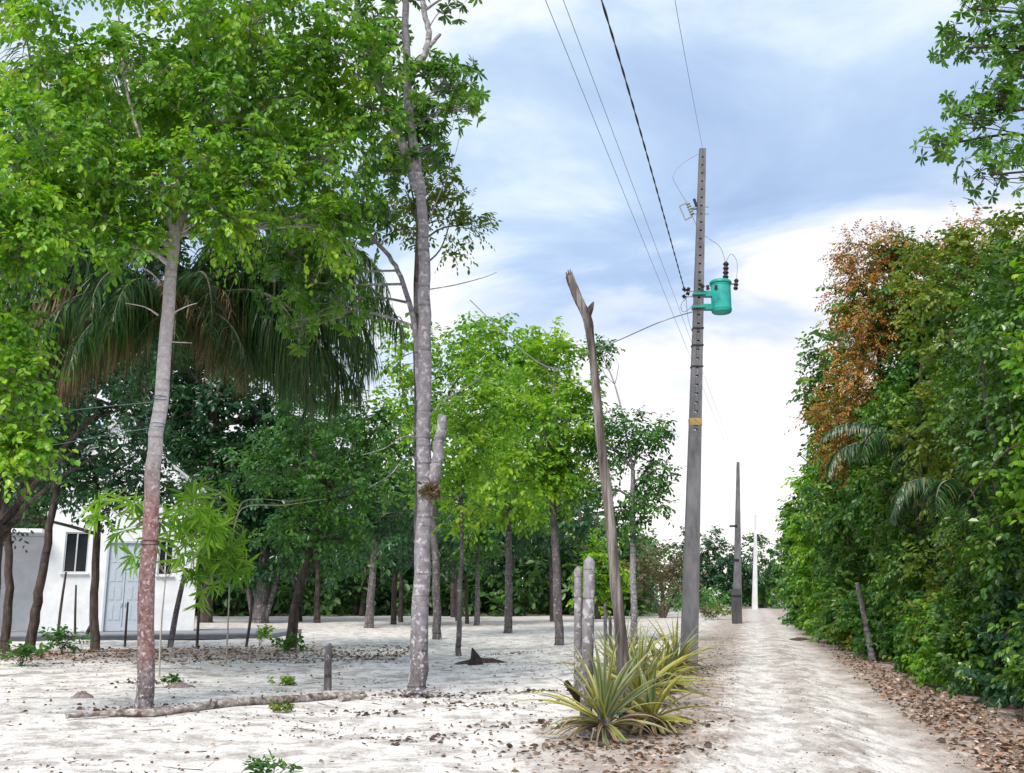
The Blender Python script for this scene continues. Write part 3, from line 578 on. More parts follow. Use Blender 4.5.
lobesA = [lobe(110, 90, YA, 1.0, 34), lobe(50, 50, YA-.3, .9, 26), lobe(60, 140, YA-1, .8, 30), lobe(25, 195, YA-1, .7, 24), lobe(115, 185, YA-.5, .75, 32), lobe(160, 55, YA, 1.0, 30),
  lobe(215, 120, YA, .9, 34), lobe(260, 180, YA, .75, 32), lobe(225, 215, YA-.4, .55, 20), lobe(135, 245, YA-.6, .4, 14, .3), lobe(300, 90, YA+.5, .9, 32), lobe(250, 30, YA, 1.0, 30), lobe(335, 160, YA+.5, .75, 28), lobe(320, 225, YA+.3, .45, 14),
  lobe(345, 60, YA+.5, .8, 26), lobe(75, 215, YA-.7, .5, 16), lobe(180, -40, YA, 1.4, 40), lobe(40, -50, YA, 1.3, 36), lobe(310, -30, YA+.4, 1.1, 30), lobe(375, 110, YA+.8, .5, 14), lobe(190, 170, YA-.6, .6, 22)]
bareA = [([at(160, 282, YA), at(150, 272, YA-.1), at(132, 262, YA-.3)], .018), ([at(158, 315, YA), at(145, 307, YA-.2), at(125, 303, YA-.5)], .016), ([at(171, 314, YA), at(185, 307, YA-.2), at(197, 303, YA-.2)], .015), ([at(172, 342, YA), at(192, 343, YA-.1)], .01)]
tree('tall_tree', 'tall slender tree with reddish lower trunk and bright crown, behind the fallen log', 'tree', gp(144, 712), [tA, tA2, tA3, tA4], lobesA, LM['bright'], BK['rust'], 11, limb_r=.045, sides=14, sub=9, sp=spA, bare=bareA, rough=.055)
for py, in ((427,), (544,), (400,)):
    c = at({427: 157.5, 544: 149.5, 400: 160.5}[py], py, YA); mb = MB(); A = np.linspace(0, 2*math.pi, 20)
    Rr = {427: .100, 544: .110, 400: .097}[py]+.012
    for s in (0, 1): mb.tube(np.stack([c[0]+Rr*np.cos(A), c[1]+Rr*np.sin(A), c[2]+.015*np.sin(A+s*3)+s*.03], 1), .007, 5)
    if py == 427: mb.tube([c+np.array((-.1, -.13, .05)), c+np.array((-.14, -.15, .17)), c+np.array((-.09, -.15, .25))], .006, 5)
    ob = mb.build('tie_cord', plain('blue_cord' if py != 544 else 'dark_cord', (.05, .16, .19) if py != 544 else (.05, .04, .045), .7), None, c)
    tag(ob, {427: 'blue cord tied round the reddish trunk at the lower washing line', 544: 'dark cord wound round the reddish trunk near window height', 400: 'blue cord tied round the reddish trunk at the upper washing line'}[py], 'cord')
GRL = plain('green_line', (.16, .30, .26), .6)
wire('washing_line', [at(153, 402, YA), at(90, 408, YA-.4), at(30, 416, YA-.9), at(-30, 420, YA-1.4)], .006, GRL, 'upper green line stretched left from the reddish trunk', m=20, cat='washing line')
wire('washing_line', [at(150, 428, YA), at(100, 436, YA-.4), at(50, 445, YA-.9), at(-30, 450, YA-1.4)], .006, GRL, 'lower green line stretched left from the reddish trunk', m=20, cat='washing line')

G0 = dict(nt_=6, tl=.55, m=7, L=.17, W=.05, droop=.3, up=.15, leafdroop=.45, vr=.4)
YF = 20.0
tree('leafy_tree', 'darker green tree filling the upper left behind the reddish trunk', 'tree', gp(-14, 676), [tr([(-14, 676), (-10, 560), (0, 420), (30, 300), (60, 200)], YF, .10, .05)],
  [lobe(30, 120, YF, 1.1, 30), lobe(90, 150, YF, 1.1, 34), lobe(150, 110, YF, 1.1, 30), lobe(210, 90, YF, 1.1, 30), lobe(60, 230, YF, 1.1, 40), lobe(130, 220, YF+1, 1.1, 40), lobe(30, 290, YF, 1.1, 40), lobe(90, 300, YF+1, .9, 30), lobe(260, 120, YF+1, 1.1, 30), lobe(290, 60, YF+1, 1.1, 26), lobe(230, 30, YF, 1.2, 26), lobe(320, 130, YF+1, .9, 22), lobe(220, 190, YF+2, 1.0, 26)], LM['mid'], BK['dark'], 16, limb_r=.04, sp=G0, sub=6)
# ---- near tree B: lichen trunk
YB = gp(417, 697)[1]
tB = flare(tr([(417, 697), (420, 620), (424, 520), (423, 420), (425, 330), (424, 250), (420, 190)], YB, .155, .085), 1.7)
tB2 = ([at(421, 195, YB), at(414, 150, YB), at(409, 110, YB), at(407, 60, YB), at(404, -20, YB), at(400, -90, YB)], [.10, .085, .075, .07, .06, .04])
tB3 = ([at(419, 190, YB), at(402, 145, YB), at(385, 100, YB+.1), at(372, 60, YB+.2), at(360, 15, YB+.3), at(345, -60, YB+.5)], [.09, .085, .08, .07, .06, .04])
tB4 = ([at(408, 80, YB), at(423, 58, YB-.1), at(429, 35, YB-.1), at(424, 10, YB-.1), at(420, -40, YB-.1)], [.06, .06, .055, .05, .04])
tB5 = ([at(424, 50, YB-.1), at(433, 43, YB-.1), at(440, 34, YB-.1)], [.04, .035, .028])
tB6 = ([at(430, 500, YB), at(436, 470, YB-.05), at(443, 415, YB-.1)], [.10, .10, .075])
tB7 = ([at(419, 400, YB+.15), at(415, 330, YB+.3), at(402, 280, YB+.5), at(388, 255, YB+.7), at(360, 225, YB+.9)], [.05, .05, .045, .04, .03])
spB = dict(nt_=4, tl=.30, m=8, L=.20, W=.030, droop=.1, up=.3, leafdroop=.45, a=.5, b=1.15, kind='whorl', twigs=(1, .006), vr=.4, fold=.15)
LB = [lobe(385, 30, YB, .45, 9), lobe(400, 85, YB, .4, 8), lobe(450, 85, YB-.3, .35, 7), lobe(462, 108, YB-.4, .22, 4), lobe(440, 70, YB, .25, 5), lobe(425, 120, YB, .4, 9), lobe(436, 145, YB, .25, 5), lobe(370, 70, YB+.1, .4, 8),
  lobe(462, -5, YB-.3, .3, 5), lobe(385, -20, YB, .7, 14), lobe(430, -20, YB, .5, 10), lobe(365, 210, YB+.8, .55, 14), lobe(335, 215, YB+.9, .6, 16), lobe(310, 240, YB+1, .6, 16), lobe(290, 280, YB+1, .6, 14), lobe(330, 270, YB+1, .5, 12), lobe(385, 175, YB+.5, .4, 9), lobe(345, 300, YB+.8, .35, 7),
  lobe(410, 150, YB+.3, .4, 10), lobe(300, 320, YB+1.1, .5, 8)]
bareB = [([at(425, 290, YB), at(455, 285, YB-.2), at(485, 277, YB-.3), at(497, 272, YB-.4)], .014), ([at(425, 232, YB), at(437, 200, YB-.1), at(452, 165, YB-.2), at(460, 135, YB-.2)], .014), ([at(428, 30, YB), at(440, 12, YB-.1), at(462, 8, YB-.2)], .014),
  ([at(424, 440, YB), at(405, 436, YB-.2), at(385, 448, YB-.3), at(362, 455, YB-.4)], .016), ([at(424, 460, YB), at(405, 458, YB-.2), at(390, 475, YB-.3), at(368, 488, YB-.4)], .014), ([at(427, 418, YB), at(445, 400, YB-.1), at(470, 385, YB-.2), at(482, 375, YB-.3)], .014)]
def moss(T, C, rng): pass
tree('tall_tree', 'tall tree with mottled lichen trunk and a sawn side limb, mid picture', 'tree', gp(417, 697), [tB, tB2, tB3, tB4, tB5, tB6, tB7], LB, LM['whorl'], BK['lichen'], 12, limb_r=.03, sides=16, sub=6, sp=spB, bare=bareB, rough=.05, shell=.6)
# dead leaf tuft lodged in the fork
rng = np.random.default_rng(5); mb = MB(); c = at(431, 491, YB-.15); n = 130
P = c+rng.normal(0, .05, (n, 3))*np.array((1.1, .6, 1)); D = nrm(P-c+rng.normal(0, .04, (n, 3))); add_leaves(mb, P, D, nrm(rng.normal(0, 1, (n, 3))), rng.uniform(.07, .13, n), rng.uniform(.014, .03, n), rng.uniform(0, .75, n), fold=.5, droop=.3)
ob = mb.build('dry_leaf_tuft', LM['palmdead'], None, c); tag(ob, 'clump of dry brown leaves lodged in the fork of the lichen trunk', 'dry leaves')
# light small tree sharing B's crown position: yellowish drooping leaves right
spC = dict(nt_=5, tl=.35, m=7, L=.115, W=.03, droop=.3, up=.2, leafdroop=.5, a=.9, b=.9, twigs=(2, .005))
YC = 18.5
tree('slender_tree', 'slender tree with yellowish drooping leaves rising just behind the lichen trunk', 'tree', gp(417, 681), [tr([(417, 681), (418, 560), (417, 420), (416, 300), (418, 220)], YC, .08, .04)],
  [lobe(440, 220, YC, .8, 16), lobe(468, 225, YC, .4, 9), lobe(425, 190, YC, .7, 14), lobe(400, 225, YC, .6, 10), lobe(455, 190, YC, .35, 6), lobe(405, 150, YC+.4, .7, 10), lobe(405, 190, YC+.4, .7, 10)], LM['yellow'], BK['grey'], 13, limb_r=.03, sp=spC, sub=6,
  bare=[([at(417, 270, YC), at(440, 250, YC), at(452, 215, YC), at(456, 205, YC)], .02), ([at(406, 150, YC), at(445, 140, YC), at(455, 115, YC)], .012)])

#@@MIDDLE
# ------------------------------------------------------------------ dead pole, fence posts
YD = gp(624, 727)[1]
P = [(626, 727), (623, 660), (617, 600), (612, 540), (603, 460), (597, 400), (592, 350), (588, 322), (579, 300), (569, 276)]
mb = MB(); pts = [at(x, y, YD) for x, y in P]; pts[0] = gp(626, 727)-np.array((0, 0, .1))
Q, R = smooth_poly(pts, [.085, .08, .075, .068, .062, .056, .052, .066, .062, .05], 50); rng = np.random.default_rng(8)
mb.tube(Q, R, 14, rough=.13, rng=rng)
mb.tube([at(587, 318, YD), at(591, 308, YD), at(593.5, 302, YD)], [.05, .04, .012], 7, rough=.1, rng=rng)
for dx, l in ((0, 10), (4, 7), (-2, 5), (2, 12)): mb.tube([at(570+dx*.7, 280, YD), at(568+dx, 274-l*.4, YD)], [.025, .006], 5)
dp = mb.build('dead_trunk', BK['dead'], None, pts[0], True); tag(dp, 'tall dead leaning trunk with a broken splintered top, rising out of the agave clump', 'dead tree')
c = at(626, 716, YD); mb = MB(); A = np.linspace(0, 6.28*2, 40); mb.tube(np.stack([c[0]+.12*np.cos(A), c[1]+.12*np.sin(A), c[2]+.02*np.sin(A*.5)+A*.004], 1), .005, 5)
ob = mb.build('twine', plain('turquoise_twine', (.03, .30, .32), .6), None, c); tag(ob, 'turquoise twine looped round the foot of the dead leaning trunk', 'twine')
def post(px, pyb, pyt, wpx, mat, label, name='fence_post', top='round', lean=0, seed=0, cat='fence post', group='old posts by the agave clump'):
    b = gp(px, pyb); t = at(px+lean, pyt, b[1]); r = wpx/2/F*b[1]; rng = np.random.default_rng(seed); mb = MB()
    Q, R = smooth_poly([b-np.array((0, 0, .08)), b*.6+t*.4, t], [r*1.08, r, r*.95], 14)
    if top == 'round': Q = np.vstack([Q, Q[-1]+np.array((0, 0, r*.6)), Q[-1]+np.array((0, 0, r*.9))]); R = np.concatenate([R, [R[-1]*.6, R[-1]*.1]])
    elif top == 'split': Q = np.vstack([Q, Q[-1]+np.array((r*.5, 0, r*1.2))]); R = np.concatenate([R, [R[-1]*.25]])
    mb.tube(Q, R, 12, rough=.07, rng=rng); ob = mb.build(name, mat, None, b, True); tag(ob, label, cat, group); return ob
post(585.5, 733, 562, 12, BK['lichen'], 'thick lichen mottled fence post with a rounded top left of the dead trunk', lean=4, seed=1)
post(578, 690, 570, 8, BK['lichen'], 'thinner mottled post standing just left of the thick mottled post', lean=0, seed=2)
post(606, 668, 604, 3.4, BK['grey'], 'short thin weathered post between the mottled post and the dead trunk', lean=-1, top='split', seed=3)
post(611, 662, 618, 3.2, BK['dead'], 'stubby broken post right beside the short thin post', lean=-1, top='split', seed=4)
post(327.5, 690, 648, 7.5, BK['grey'], 'short square cut stump post near the right end of the fallen log', 'stump_post', top='split', lean=1, seed=6, group=None, cat='stump')

# ---- agave-like rosettes
AG = []
def agavemat(name, mid, edge):
    m, t, out = newmat(name); a = N(t, 'ShaderNodeAttribute', attribute_name='v'); tcn = N(t, 'ShaderNodeTexCoord')
    c = RAMP(t, a.outputs['Fac'], [(0, mid), (.42, mid), (.6, edge), (1, edge)])
    n1 = N(t, 'ShaderNodeTexNoise', i_Scale=4.0, i_Detail=3.0); t.links.new(tcn.outputs['Object'], n1.inputs['Vector'])
    c = MIXC(t, RAMP(t, n1.outputs[0], [(.5, (0, 0, 0)), (.75, (1, 1, 1))]), c, (.33, .30, .08))
    p = N(t, 'ShaderNodeBsdfPrincipled', i_Roughness=.45); t.links.new(c, p.inputs['Base Color'])
    tr_ = N(t, 'ShaderNodeBsdfTranslucent'); t.links.new(c, tr_.inputs[0]); mx = N(t, 'ShaderNodeMixShader', i_0=.2); t.links.new(p.outputs[0], mx.inputs[1]); t.links.new(tr_.outputs[0], mx.inputs[2])
    t.links.new(mx.outputs[0], out.inputs[0]); return m
AGM = agavemat('striped_strap_leaf', (.10, .17, .06), (.28, .30, .11)); AGG = agavemat('grey_green_strap_leaf', (.13, .18, .10), (.30, .33, .17)); AGY = agavemat('yellow_strap_leaf', (.17, .22, .04), (.40, .36, .06)); AGB = agavemat('dry_strap_leaf', (.20, .13, .08), (.34, .26, .17))
def strap(mb, rng, c, azm, el0, L, W, grav, mi, m=9, side=0.0):
    pts = []; p = np.array(c, float); el = el0; st = L/m; a = azm; 
    for i in range(m+1):
        d = np.array((math.cos(el)*math.cos(a), math.cos(el)*math.sin(a), math.sin(el)))
        s = i/m; wd = W*(.75+.5*math.sin(math.pi*min(1, s*1.2+.1)))*(1-s**3)+.001
        b = np.array((-math.sin(a), math.cos(a), side)); b = b-d*np.dot(b, d); b /= np.linalg.norm(b); n = np.cross(b, d) if np.cross(b, d)[2] > 0 else -np.cross(b, d)
        pts += [p+b*wd+n*wd*.5, p+b*wd*.45+n*wd*.18, p, p-b*wd*.45+n*wd*.18, p-b*wd+n*wd*.5]
        p = p+d*st; p[2] = max(p[2], .02); el -= grav/m*(.5+s); a += side*.02
    V = np.array(pts); F_ = []
    for i in range(m):
        for j in range(4): F_.append((i*5+j, i*5+j+1, i*5+5+j+1, i*5+5+j))
    mb.add(V, np.array(F_), np.tile([1, .5, 0, .5, 1], m+1), mi)
def agave(base, n, L, seed, label, upright=.8, yellow=.3, W=.026, name='agave', dead=26, stemh=.22):
    rng = np.random.default_rng(seed); base = np.asarray(base, float); e = empty(name, base, label, 'agave plant', 'spiky strap leaved plants at the pole foot')
    st = MB(); st.tube([base-np.array((0, 0, .05)), base+np.array((0, 0, stemh*.6)), base+np.array((0, 0, stemh+.05))], [.1, .1, .07], 10, rough=.15, rng=rng); st.build('stem', BK['dead'], e, base, True)
    lv = MB(); 
    for i in range(n):
        t = i/n; el0 = math.radians(88-80*t**.85*(1.15-upright*.25)+rng.normal(0, 11)); a = i*2.39996+rng.normal(0, .15)
        c = base+np.array((math.cos(a)*.05, math.sin(a)*.05, stemh*(1-.5*t)))
        yl = rng.random() < yellow*(0.4+t)
        strap(lv, rng, c, a, el0, L*rng.uniform(.75, 1.12)*(.8+.25*t if t < .8 else .9), W*rng.uniform(.8, 1.2), rng.uniform(.15, .8)+.45*t, 2 if yl else (1 if rng.random() < .55 else 0), side=rng.normal(0, .5))
    lv.build('leaves', [AGM, AGG, AGY], e, base)
    dv = MB()
    for i in range(dead):
        a = rng.uniform(0, 6.28); strap(dv, rng, base+np.array((math.cos(a)*.08, math.sin(a)*.08, stemh*.5)), a, math.radians(rng.uniform(-10, 35)), L*rng.uniform(.5, .8), W*.7, rng.uniform(1.4, 2.6), 0, side=rng.normal(0, .6))
    dv.build('dry_leaves', AGB, e, base); return e
agave(gp(604, 737), 50, 1.15, 21, 'largest spiky plant, grey green leaves fanned out in front of the dead trunk', W=.026, stemh=.3)
agave(gp(652, 731), 26, .8, 22, 'small yellow leaved spiky plant low to the right of the largest one', upright=.2, yellow=1, W=.034, name='agave')
agave(gp(640, 706), 50, 1.2, 23, 'yellow and green striped spiky plant just behind the largest one', upright=.8, yellow=.7, W=.032)
agave(gp(662, 690), 42, 1.1, 24, 'spiky plant right in front of the foot of the tall pole', upright=.7, yellow=.6, W=.032)
agave(gp(676, 676), 40, 1.2, 25, 'farthest spiky plant touching the left side of the tall pole', upright=1.0, yellow=.4, W=.032)
agave(gp(622, 690), 36, 1.45, 26, 'upright narrow spiky plant half hidden behind the dead trunk', upright=1.3, yellow=.6, W=.028)
# burnt snag leaning left out of the plant
mb = MB(); b = gp(590, 722); mb.tube([b, at(578, 698, YD-.2), at(566, 682, YD-.3)], [.055, .05, .035], 9, rough=.15, rng=rng); ob = mb.build('charred_branch', plain('charred_wood', (.03, .024, .022), .9, noise=.5, bump=.8), None, b, True); tag(ob, 'short black charred branch leaning left out of the largest spiky plant', 'branch')

# ---- fallen log, stumps, debris things
rng = np.random.default_rng(31); a = gp(66, 722); pts = [gp(66, 723), gp(110, 719), gp(160, 717), gp(220, 711), gp(285, 705), gp(325, 700), gp(364, 697)]
pts = [p+np.array((0, 0, .055)) for p in pts]; Q, R = smooth_poly(pts, [.035, .05, .065, .066, .07, .065, .05], 46); mb = MB(); mb.tube(Q, R*.85*rng.uniform(.85, 1.15, len(R)), 11, rough=.08, rng=rng)
for i in (8, 14, 21, 27, 33): mb.tube([Q[i], Q[i]+np.array((rng.normal(0, .05), -.05, .09))], [.02, .012], 6)
mb.tube([gp(340, 703)+np.array((0, 0, .04)), gp(366, 700)+np.array((0, 0, .05))], [.045, .03], 8, rough=.1, rng=rng)
lg = mb.build('fallen_log', barkmat('log_bark', [(.3, (.10, .07, .06)), (.5, (.30, .26, .24)), (.66, (.60, .57, .56))], 14, (.6, 1, 1), 0, 0, (6, .56, (.12, .08, .065)), None, 1), None, pts[0], True)
tag(lg, 'long pale fallen log lying across the sand at the foot of the reddish trunk', 'log')
def weed(px, py, n, L, W, label, mat='mid', h=.15, seed=1, name='weed', cat='weed', spread=.12, whor='alt'):
    b = gp(px, py); rng = np.random.default_rng(seed); e = empty(name, b, label, cat); S = MB(); C = MB()
    for i in range(n):
        d = np.array((rng.normal(0, spread), rng.normal(0, spread), h*rng.uniform(.6, 1.1))); S.tube([b-np.array((0, 0, .02)), b+d*.5+rng.normal(0, .01, 3), b+d], [.005, .004, .002], 4)
        sprays(C, rng, (b+d*.6)[None], nrm(d)[None], np.array([rng.random()]), nt_=3, tl=max(.08, h*.5), m=7, L=L, W=W, up=.4, droop=.2, kind='alt')
    S.build('stem', BK['limb'], e, b); C.build('leaves', LM[mat], e, b); return e
weed(272, 774, 7, .09, .018, 'green ferny weed at the very bottom of the picture in the sand', 'mid', .14, 41)
weed(172, 686, 6, .09, .025, 'small green weed beside a dirt clod right of the reddish trunk', 'mid', .16, 42)
weed(283, 684, 7, .09, .025, 'low yellow green weed left of the short stump post', 'lime', .15, 43)
weed(279, 712, 9, .06, .02, 'yellowish moss like tuft growing on the fallen log', 'yellow', .14, 44)
weed(62, 655, 14, .16, .04, 'leafy low bush at the foot of the leaning dark trunks on the left', 'mid', .7, 45, 'low_bush', 'bush', .35)
weed(22, 668, 10, .16, .04, 'small low bush at the far left edge of the sand', 'mid', .5, 46, 'low_bush', 'bush', .3)
weed(292, 652, 10, .16, .04, 'green sprouts round the foot of the leaning dark trunk in mid clearing', 'mid', .4, 47, 'low_bush', 'bush', .3)
weed(259, 648, 6, .14, .04, 'thin sprout left of the sprouting dark trunk', 'lime', .55, 48, 'sprout', 'sprout', .2)
weed(718, 620, 12, .3, .05, 'tuft of yellowish weeds left of the dark stained pole', 'yellow', .9, 49, 'weed', 'weed', .35)
weed(706, 621, 8, .3, .04, 'thin brown weed at the left of the yellowish weed tuft', 'brown', .9, 50, 'weed', 'weed', .3)
weed(720, 606, 14, .5, .09, 'green shrub on the far sand rise left of the white pole', 'mid', 1.6, 53, 'low_bush', 'bush', .8)
def mound(px, py, w, h, mat, label, name, cat, seed, elong=1.6):
    b = gp(px, py); rng = np.random.default_rng(seed); mb = MB(); n = 18; rings = 6; V = [b+np.array((0, 0, h))]
    ph = rng.uniform(0, 6.28, 3)
    for i in range(1, rings+1):
        for j in range(n):
            a = 6.283*j/n; r = i/rings; k = 1+.2*math.sin(2*a+ph[0])+.14*math.sin(5*a+ph[1])
            V.append(b+np.array((math.cos(a)*w*elong*r*k, math.sin(a)*w*r*k, h*(1-r**1.6)*rng.uniform(.6, 1.2)-.02*(i == rings))))
    F3 = [(0, 1+j, 1+(j+1) % n) for j in range(n)]; F4 = [(1+i*n+j, 1+(i+1)*n+j, 1+(i+1)*n+(j+1) % n, 1+i*n+(j+1) % n) for i in range(rings-1) for j in range(n)]
    mb.add(V, [np.array(F3), np.array(F4)]); ob = mb.build(name, mat, None, b, True); tag(ob, label, cat); return ob
DIRT = plain('dark_humus', (.09, .065, .055), 1, noise=.45, scale=14, bump=1, spec=.1); GREYD = plain('grey_clod', (.24, .20, .19), 1, noise=.4, scale=18, bump=1, spec=.1)
mound(82, 702, .12, .1, GREYD, 'rounded grey dirt clod left of the reddish trunk foot', 'dirt_clod', 'dirt clod', 1)
mound(178, 690, .16, .09, GREYD, 'low grey dirt clod with a weed right of the reddish trunk', 'dirt_clod', 'dirt clod', 2)
mound(482, 664, .38, .12, DIRT, 'dark soil mound round the burnt pointed stump', 'soil_mound', 'soil mound', 3)
mound(800, 640, .42, .14, DIRT, 'dark soil heap on the right verge of the track, left of the leaning fence post', 'soil_mound', 'soil mound', 4)
mound(640, 689, .1, .05, GREYD, 'tiny grey clod beside the spiky plants', 'dirt_clod', 'dirt clod', 5)
mb = MB(); b = gp(476, 666); mb.tube([b, b+np.array((-.02, 0, .18)), b+np.array((-.09, 0, .38))], [.2, .11, .012], 9, rough=.2, rng=rng); ob = mb.build('burnt_stump', plain('burnt_wood', (.04, .03, .028), 1, noise=.5, bump=1), None, b, True); tag(ob, 'pointed black burnt stump on a soil mound right of the lichen trunk', 'stump')
# leaning post in the right hedge
YR = gp(872, 659)[1]
mb = MB(); mb.tube(*smooth_poly([gp(873, 661), at(866, 625, YR), at(857, 583, YR-.1)], [.09, .075, .06], 12), 9, rough=.08, rng=rng); ob = mb.build('leaning_post', BK['grey'], None, gp(873, 661), True); tag(ob, 'grey leaning post in front of the dense hedge right of the track', 'fence post')
mb = MB(); mb.tube([gp(865, 659), at(865, 640, YR), at(864, 600, YR)], [.04, .035, .03], 7, rough=.08, rng=rng); ob = mb.build('thin_post', BK['dark'], None, gp(865, 659), True); tag(ob, 'thin dark upright stick just left of the leaning post', 'stick')

# ------------------------------------------------------------------ grove of trees
def D_(py): return ground(CX, py)[1]
SPD = dict(nt_=5, tl=.6, m=6, L=.24, W=.062, droop=.3, up=.15, leafdroop=.4, vr=.4)
def spfor(Y, k=1.0, **kw):
    s = max(.7, Y/32)*k; d = dict(SPD); d.update(L=.2*s, W=.052*s, tl=.5*s**.5); d.update(kw); return d
def gtree(px, py, label, top, w, lobes, mat, bark='grey', seed=0, via=(), k=1.0, name='grove_tree', group='trees in the sandy grove', cat='tree', Y=None, extra_tr=(), bare=None, r1=None, spk=None, dens=1.0, shell=.5):
    Y = Y or D_(py); b = gp(px, py); r = w/2/F*Y
    t = flare(tr([(px, py)]+list(via)+[top], Y, r, r1 or r*.6), 1.35); ts = [t]
    for pp, ww in extra_tr: ts.append(tr(list(pp), Y, ww/2/F*Y, ww/4/F*Y))
    LL = [dict(c=at(x, y, Y+dy), r=np.array((rx, rx*1.0, rz))*Y/F, n=int(n*dens)) for (x, y, dy, rx, rz, n) in lobes]
    return tree(name, label, cat, b, ts, LL, LM[mat], BK[bark], seed, group, limb_r=r*.4, sub=5, sp=spk or spfor(Y, k), bare=bare, shell=shell)
G = gtree
G(30, 651, 'dark trunk curving right in front of the left end of the white house', (75, 430), 10, [(50, 395, 0, 60, 40, 34), (95, 380, 1, 50, 45, 30), (20, 400, 0, 45, 45, 26)], 'dark', 'dark', 101, via=[(36, 610), (45, 560), (56, 490)], name='grove_tree')
G(4, 652, 'dark trunk at the far left edge before the house wing', (12, 440), 9, [(10, 400, 0, 50, 60, 30), (0, 330, 0, 60, 60, 34), (40, 300, -1, 50, 60, 34)], 'mid', 'dark', 102, via=[(9, 580), (6, 500)])
G(95, 650, 'straight dark trunk between the window and the door of the white house', (96, 470), 9.5, [(75, 452, -.5, 42, 26, 46), (125, 444, -.5, 40, 24, 34), (95, 486, -1, 34, 18, 26), (140, 480, -.6, 32, 24, 26), (60, 480, 0, 28, 20, 18), (185, 495, 0, 24, 24, 16), (25, 480, 1, 35, 30, 34), (110, 510, -1, 20, 9, 6), (12, 520, 1, 22, 14, 12)], 'dark', 'dark', 103, via=[(94, 600), (97, 530)])
G(140, 619, 'big dark tree standing behind the left half of the white house', (140, 420), 12, [(110, 380, 0, 60, 45, 90), (170, 400, 0, 55, 45, 80), (60, 390, 0, 55, 50, 70), (200, 350, 0, 55, 45, 70), (140, 330, 0, 60, 40, 60), (20, 430, 0, 50, 50, 50), (230, 470, 0, 40, 50, 50), (190, 450, 0, 40, 40, 40)], 'dark', 'dark', 125, Y=62, k=1.0)
# thick gnarled limbs at left edge
G(-22, 668, 'old gnarled tree at the left edge with long bare limbs reaching right', (-8, 520), 34, [(30, 250, 0, 75, 60, 50), (85, 230, 0, 60, 55, 40), (15, 320, 0, 70, 55, 46), (75, 300, .5, 60, 45, 34), (-30, 200, 0, 70, 80, 40), (35, 160, 0, 60, 50, 30)], 'mid', 'dark', 104, via=[(-15, 600)], group=None,
  bare=[([at(-5, 540, 24), at(25, 508, 23.6), at(60, 478, 23.3), at(105, 450, 23)], .07), ([at(-5, 530, 24), at(30, 490, 23.5), at(60, 452, 23), at(98, 412, 23)], .1), ([at(-5, 500, 24), at(20, 450, 23.8), at(45, 405, 23.6), at(70, 370, 23)], .09), ([at(30, 480, 24), at(55, 465, 23.4), at(80, 445, 23)], .07), ([at(0, 540, 24), at(20, 500, 24), at(26, 440, 24)], .12)], name='gnarled_tree')
# bright near foliage at far left edge
YE = 12.5
tree('leafy_tree', 'bright leafed tree mostly cut off by the left edge of the view', 'tree', onground(-7.6, YE), [([onground(-7.6, YE), at(-90, 500, YE), at(-85, 380, YE), at(-60, 250, YE)], [.12, .1, .09, .06])],
  [lobe(5, 390, YE, .42, 22, .5), lobe(25, 445, YE, .2, 8), lobe(8, 460, YE, .25, 10), lobe(-30, 330, YE, .5, 18), lobe(20, 340, YE+.5, .3, 8), lobe(20, 250, YE, .5, 22, .4), lobe(45, 225, YE+.3, .4, 18), lobe(0, 205, YE, .5, 20)], LM['bright'], BK['limb'], 14, limb_r=.03, sp=dict(spA, L=.10, W=.034), sub=6)
# tall dark tree behind house etc
G(205, 621, 'tall dense dark tree rising behind the right side of the house', (215, 400), 14, [(215, 470, 0, 55, 50, 60), (250, 420, 1, 60, 55, 60), (200, 400, 0, 60, 55, 60), (255, 500, -1, 45, 45, 46), (215, 540, 0, 32, 35, 26), (245, 350, 0, 50, 40, 36), (170, 350, 0, 60, 45, 44), (100, 330, 2, 70, 50, 44), (60, 420, 3, 60, 50, 26), (300, 420, 2, 50, 45, 40), (330, 470, 2, 50, 45, 40), (300, 360, 2, 40, 40, 24)], 'dark', 'dark', 105, k=1.0, Y=60, dens=1.7)
G(259, 623, 'thick grey many stemmed trunk just right of the concrete pad', (268, 520), 15, [(265, 545, 0, 42, 42, 44), (290, 490, 0, 45, 45, 46), (245, 560, 0, 26, 22, 20), (315, 450, 0, 55, 40, 40)], 'dark', 'grey', 106, extra_tr=[(((254, 623), (247, 580), (240, 530)), 6), (((264, 623), (275, 585), (285, 540)), 6)])
G(289, 650, 'leaning dark trunk with sprouts at its foot in the mid clearing', (330, 490), 9, [(330, 500, 0, 55, 40, 42), (365, 470, 0, 50, 40, 34), (300, 530, -.5, 40, 34, 26), (345, 540, -.5, 36, 28, 20), (300, 470, 0, 40, 35, 22), (345, 430, 1, 50, 36, 40), (385, 425, 1, 40, 34, 30), (300, 420, 1, 45, 36, 34), (270, 460, 1, 40, 36, 28)], 'mid', 'dark', 107, via=[(296, 600), (312, 545)], extra_tr=[(((295, 650), (297, 600), (290, 555)), 4)], name='grove_tree')
G(317, 620, 'dark trunk with a low dark crown, left of centre at the back of the clearing', (318, 550), 7, [(320, 550, 0, 45, 38, 40), (300, 510, 0, 40, 40, 34)], 'dark', 'dark', 108, Y=60)
G(300, 618, 'slim dark trunk directly left of the low dark crowned trunk', (298, 550), 5, [(285, 550, 0, 30, 30, 24)], 'dark', 'dark', 109, Y=64)
G(369, 628, 'grey trunk leaning slightly right in the back of the clearing', (376, 530), 9, [(375, 520, 0, 55, 45, 50), (350, 480, 0, 45, 40, 36), (400, 490, 0, 50, 45, 40)], 'dark', 'grey', 110, via=[(372, 580)])
G(364, 607, 'distant dark trunk seen just left of the leaning grey trunk', (362, 540), 7, [(360, 545, 0, 50, 40, 40)], 'dark', 'dark', 111, Y=95)
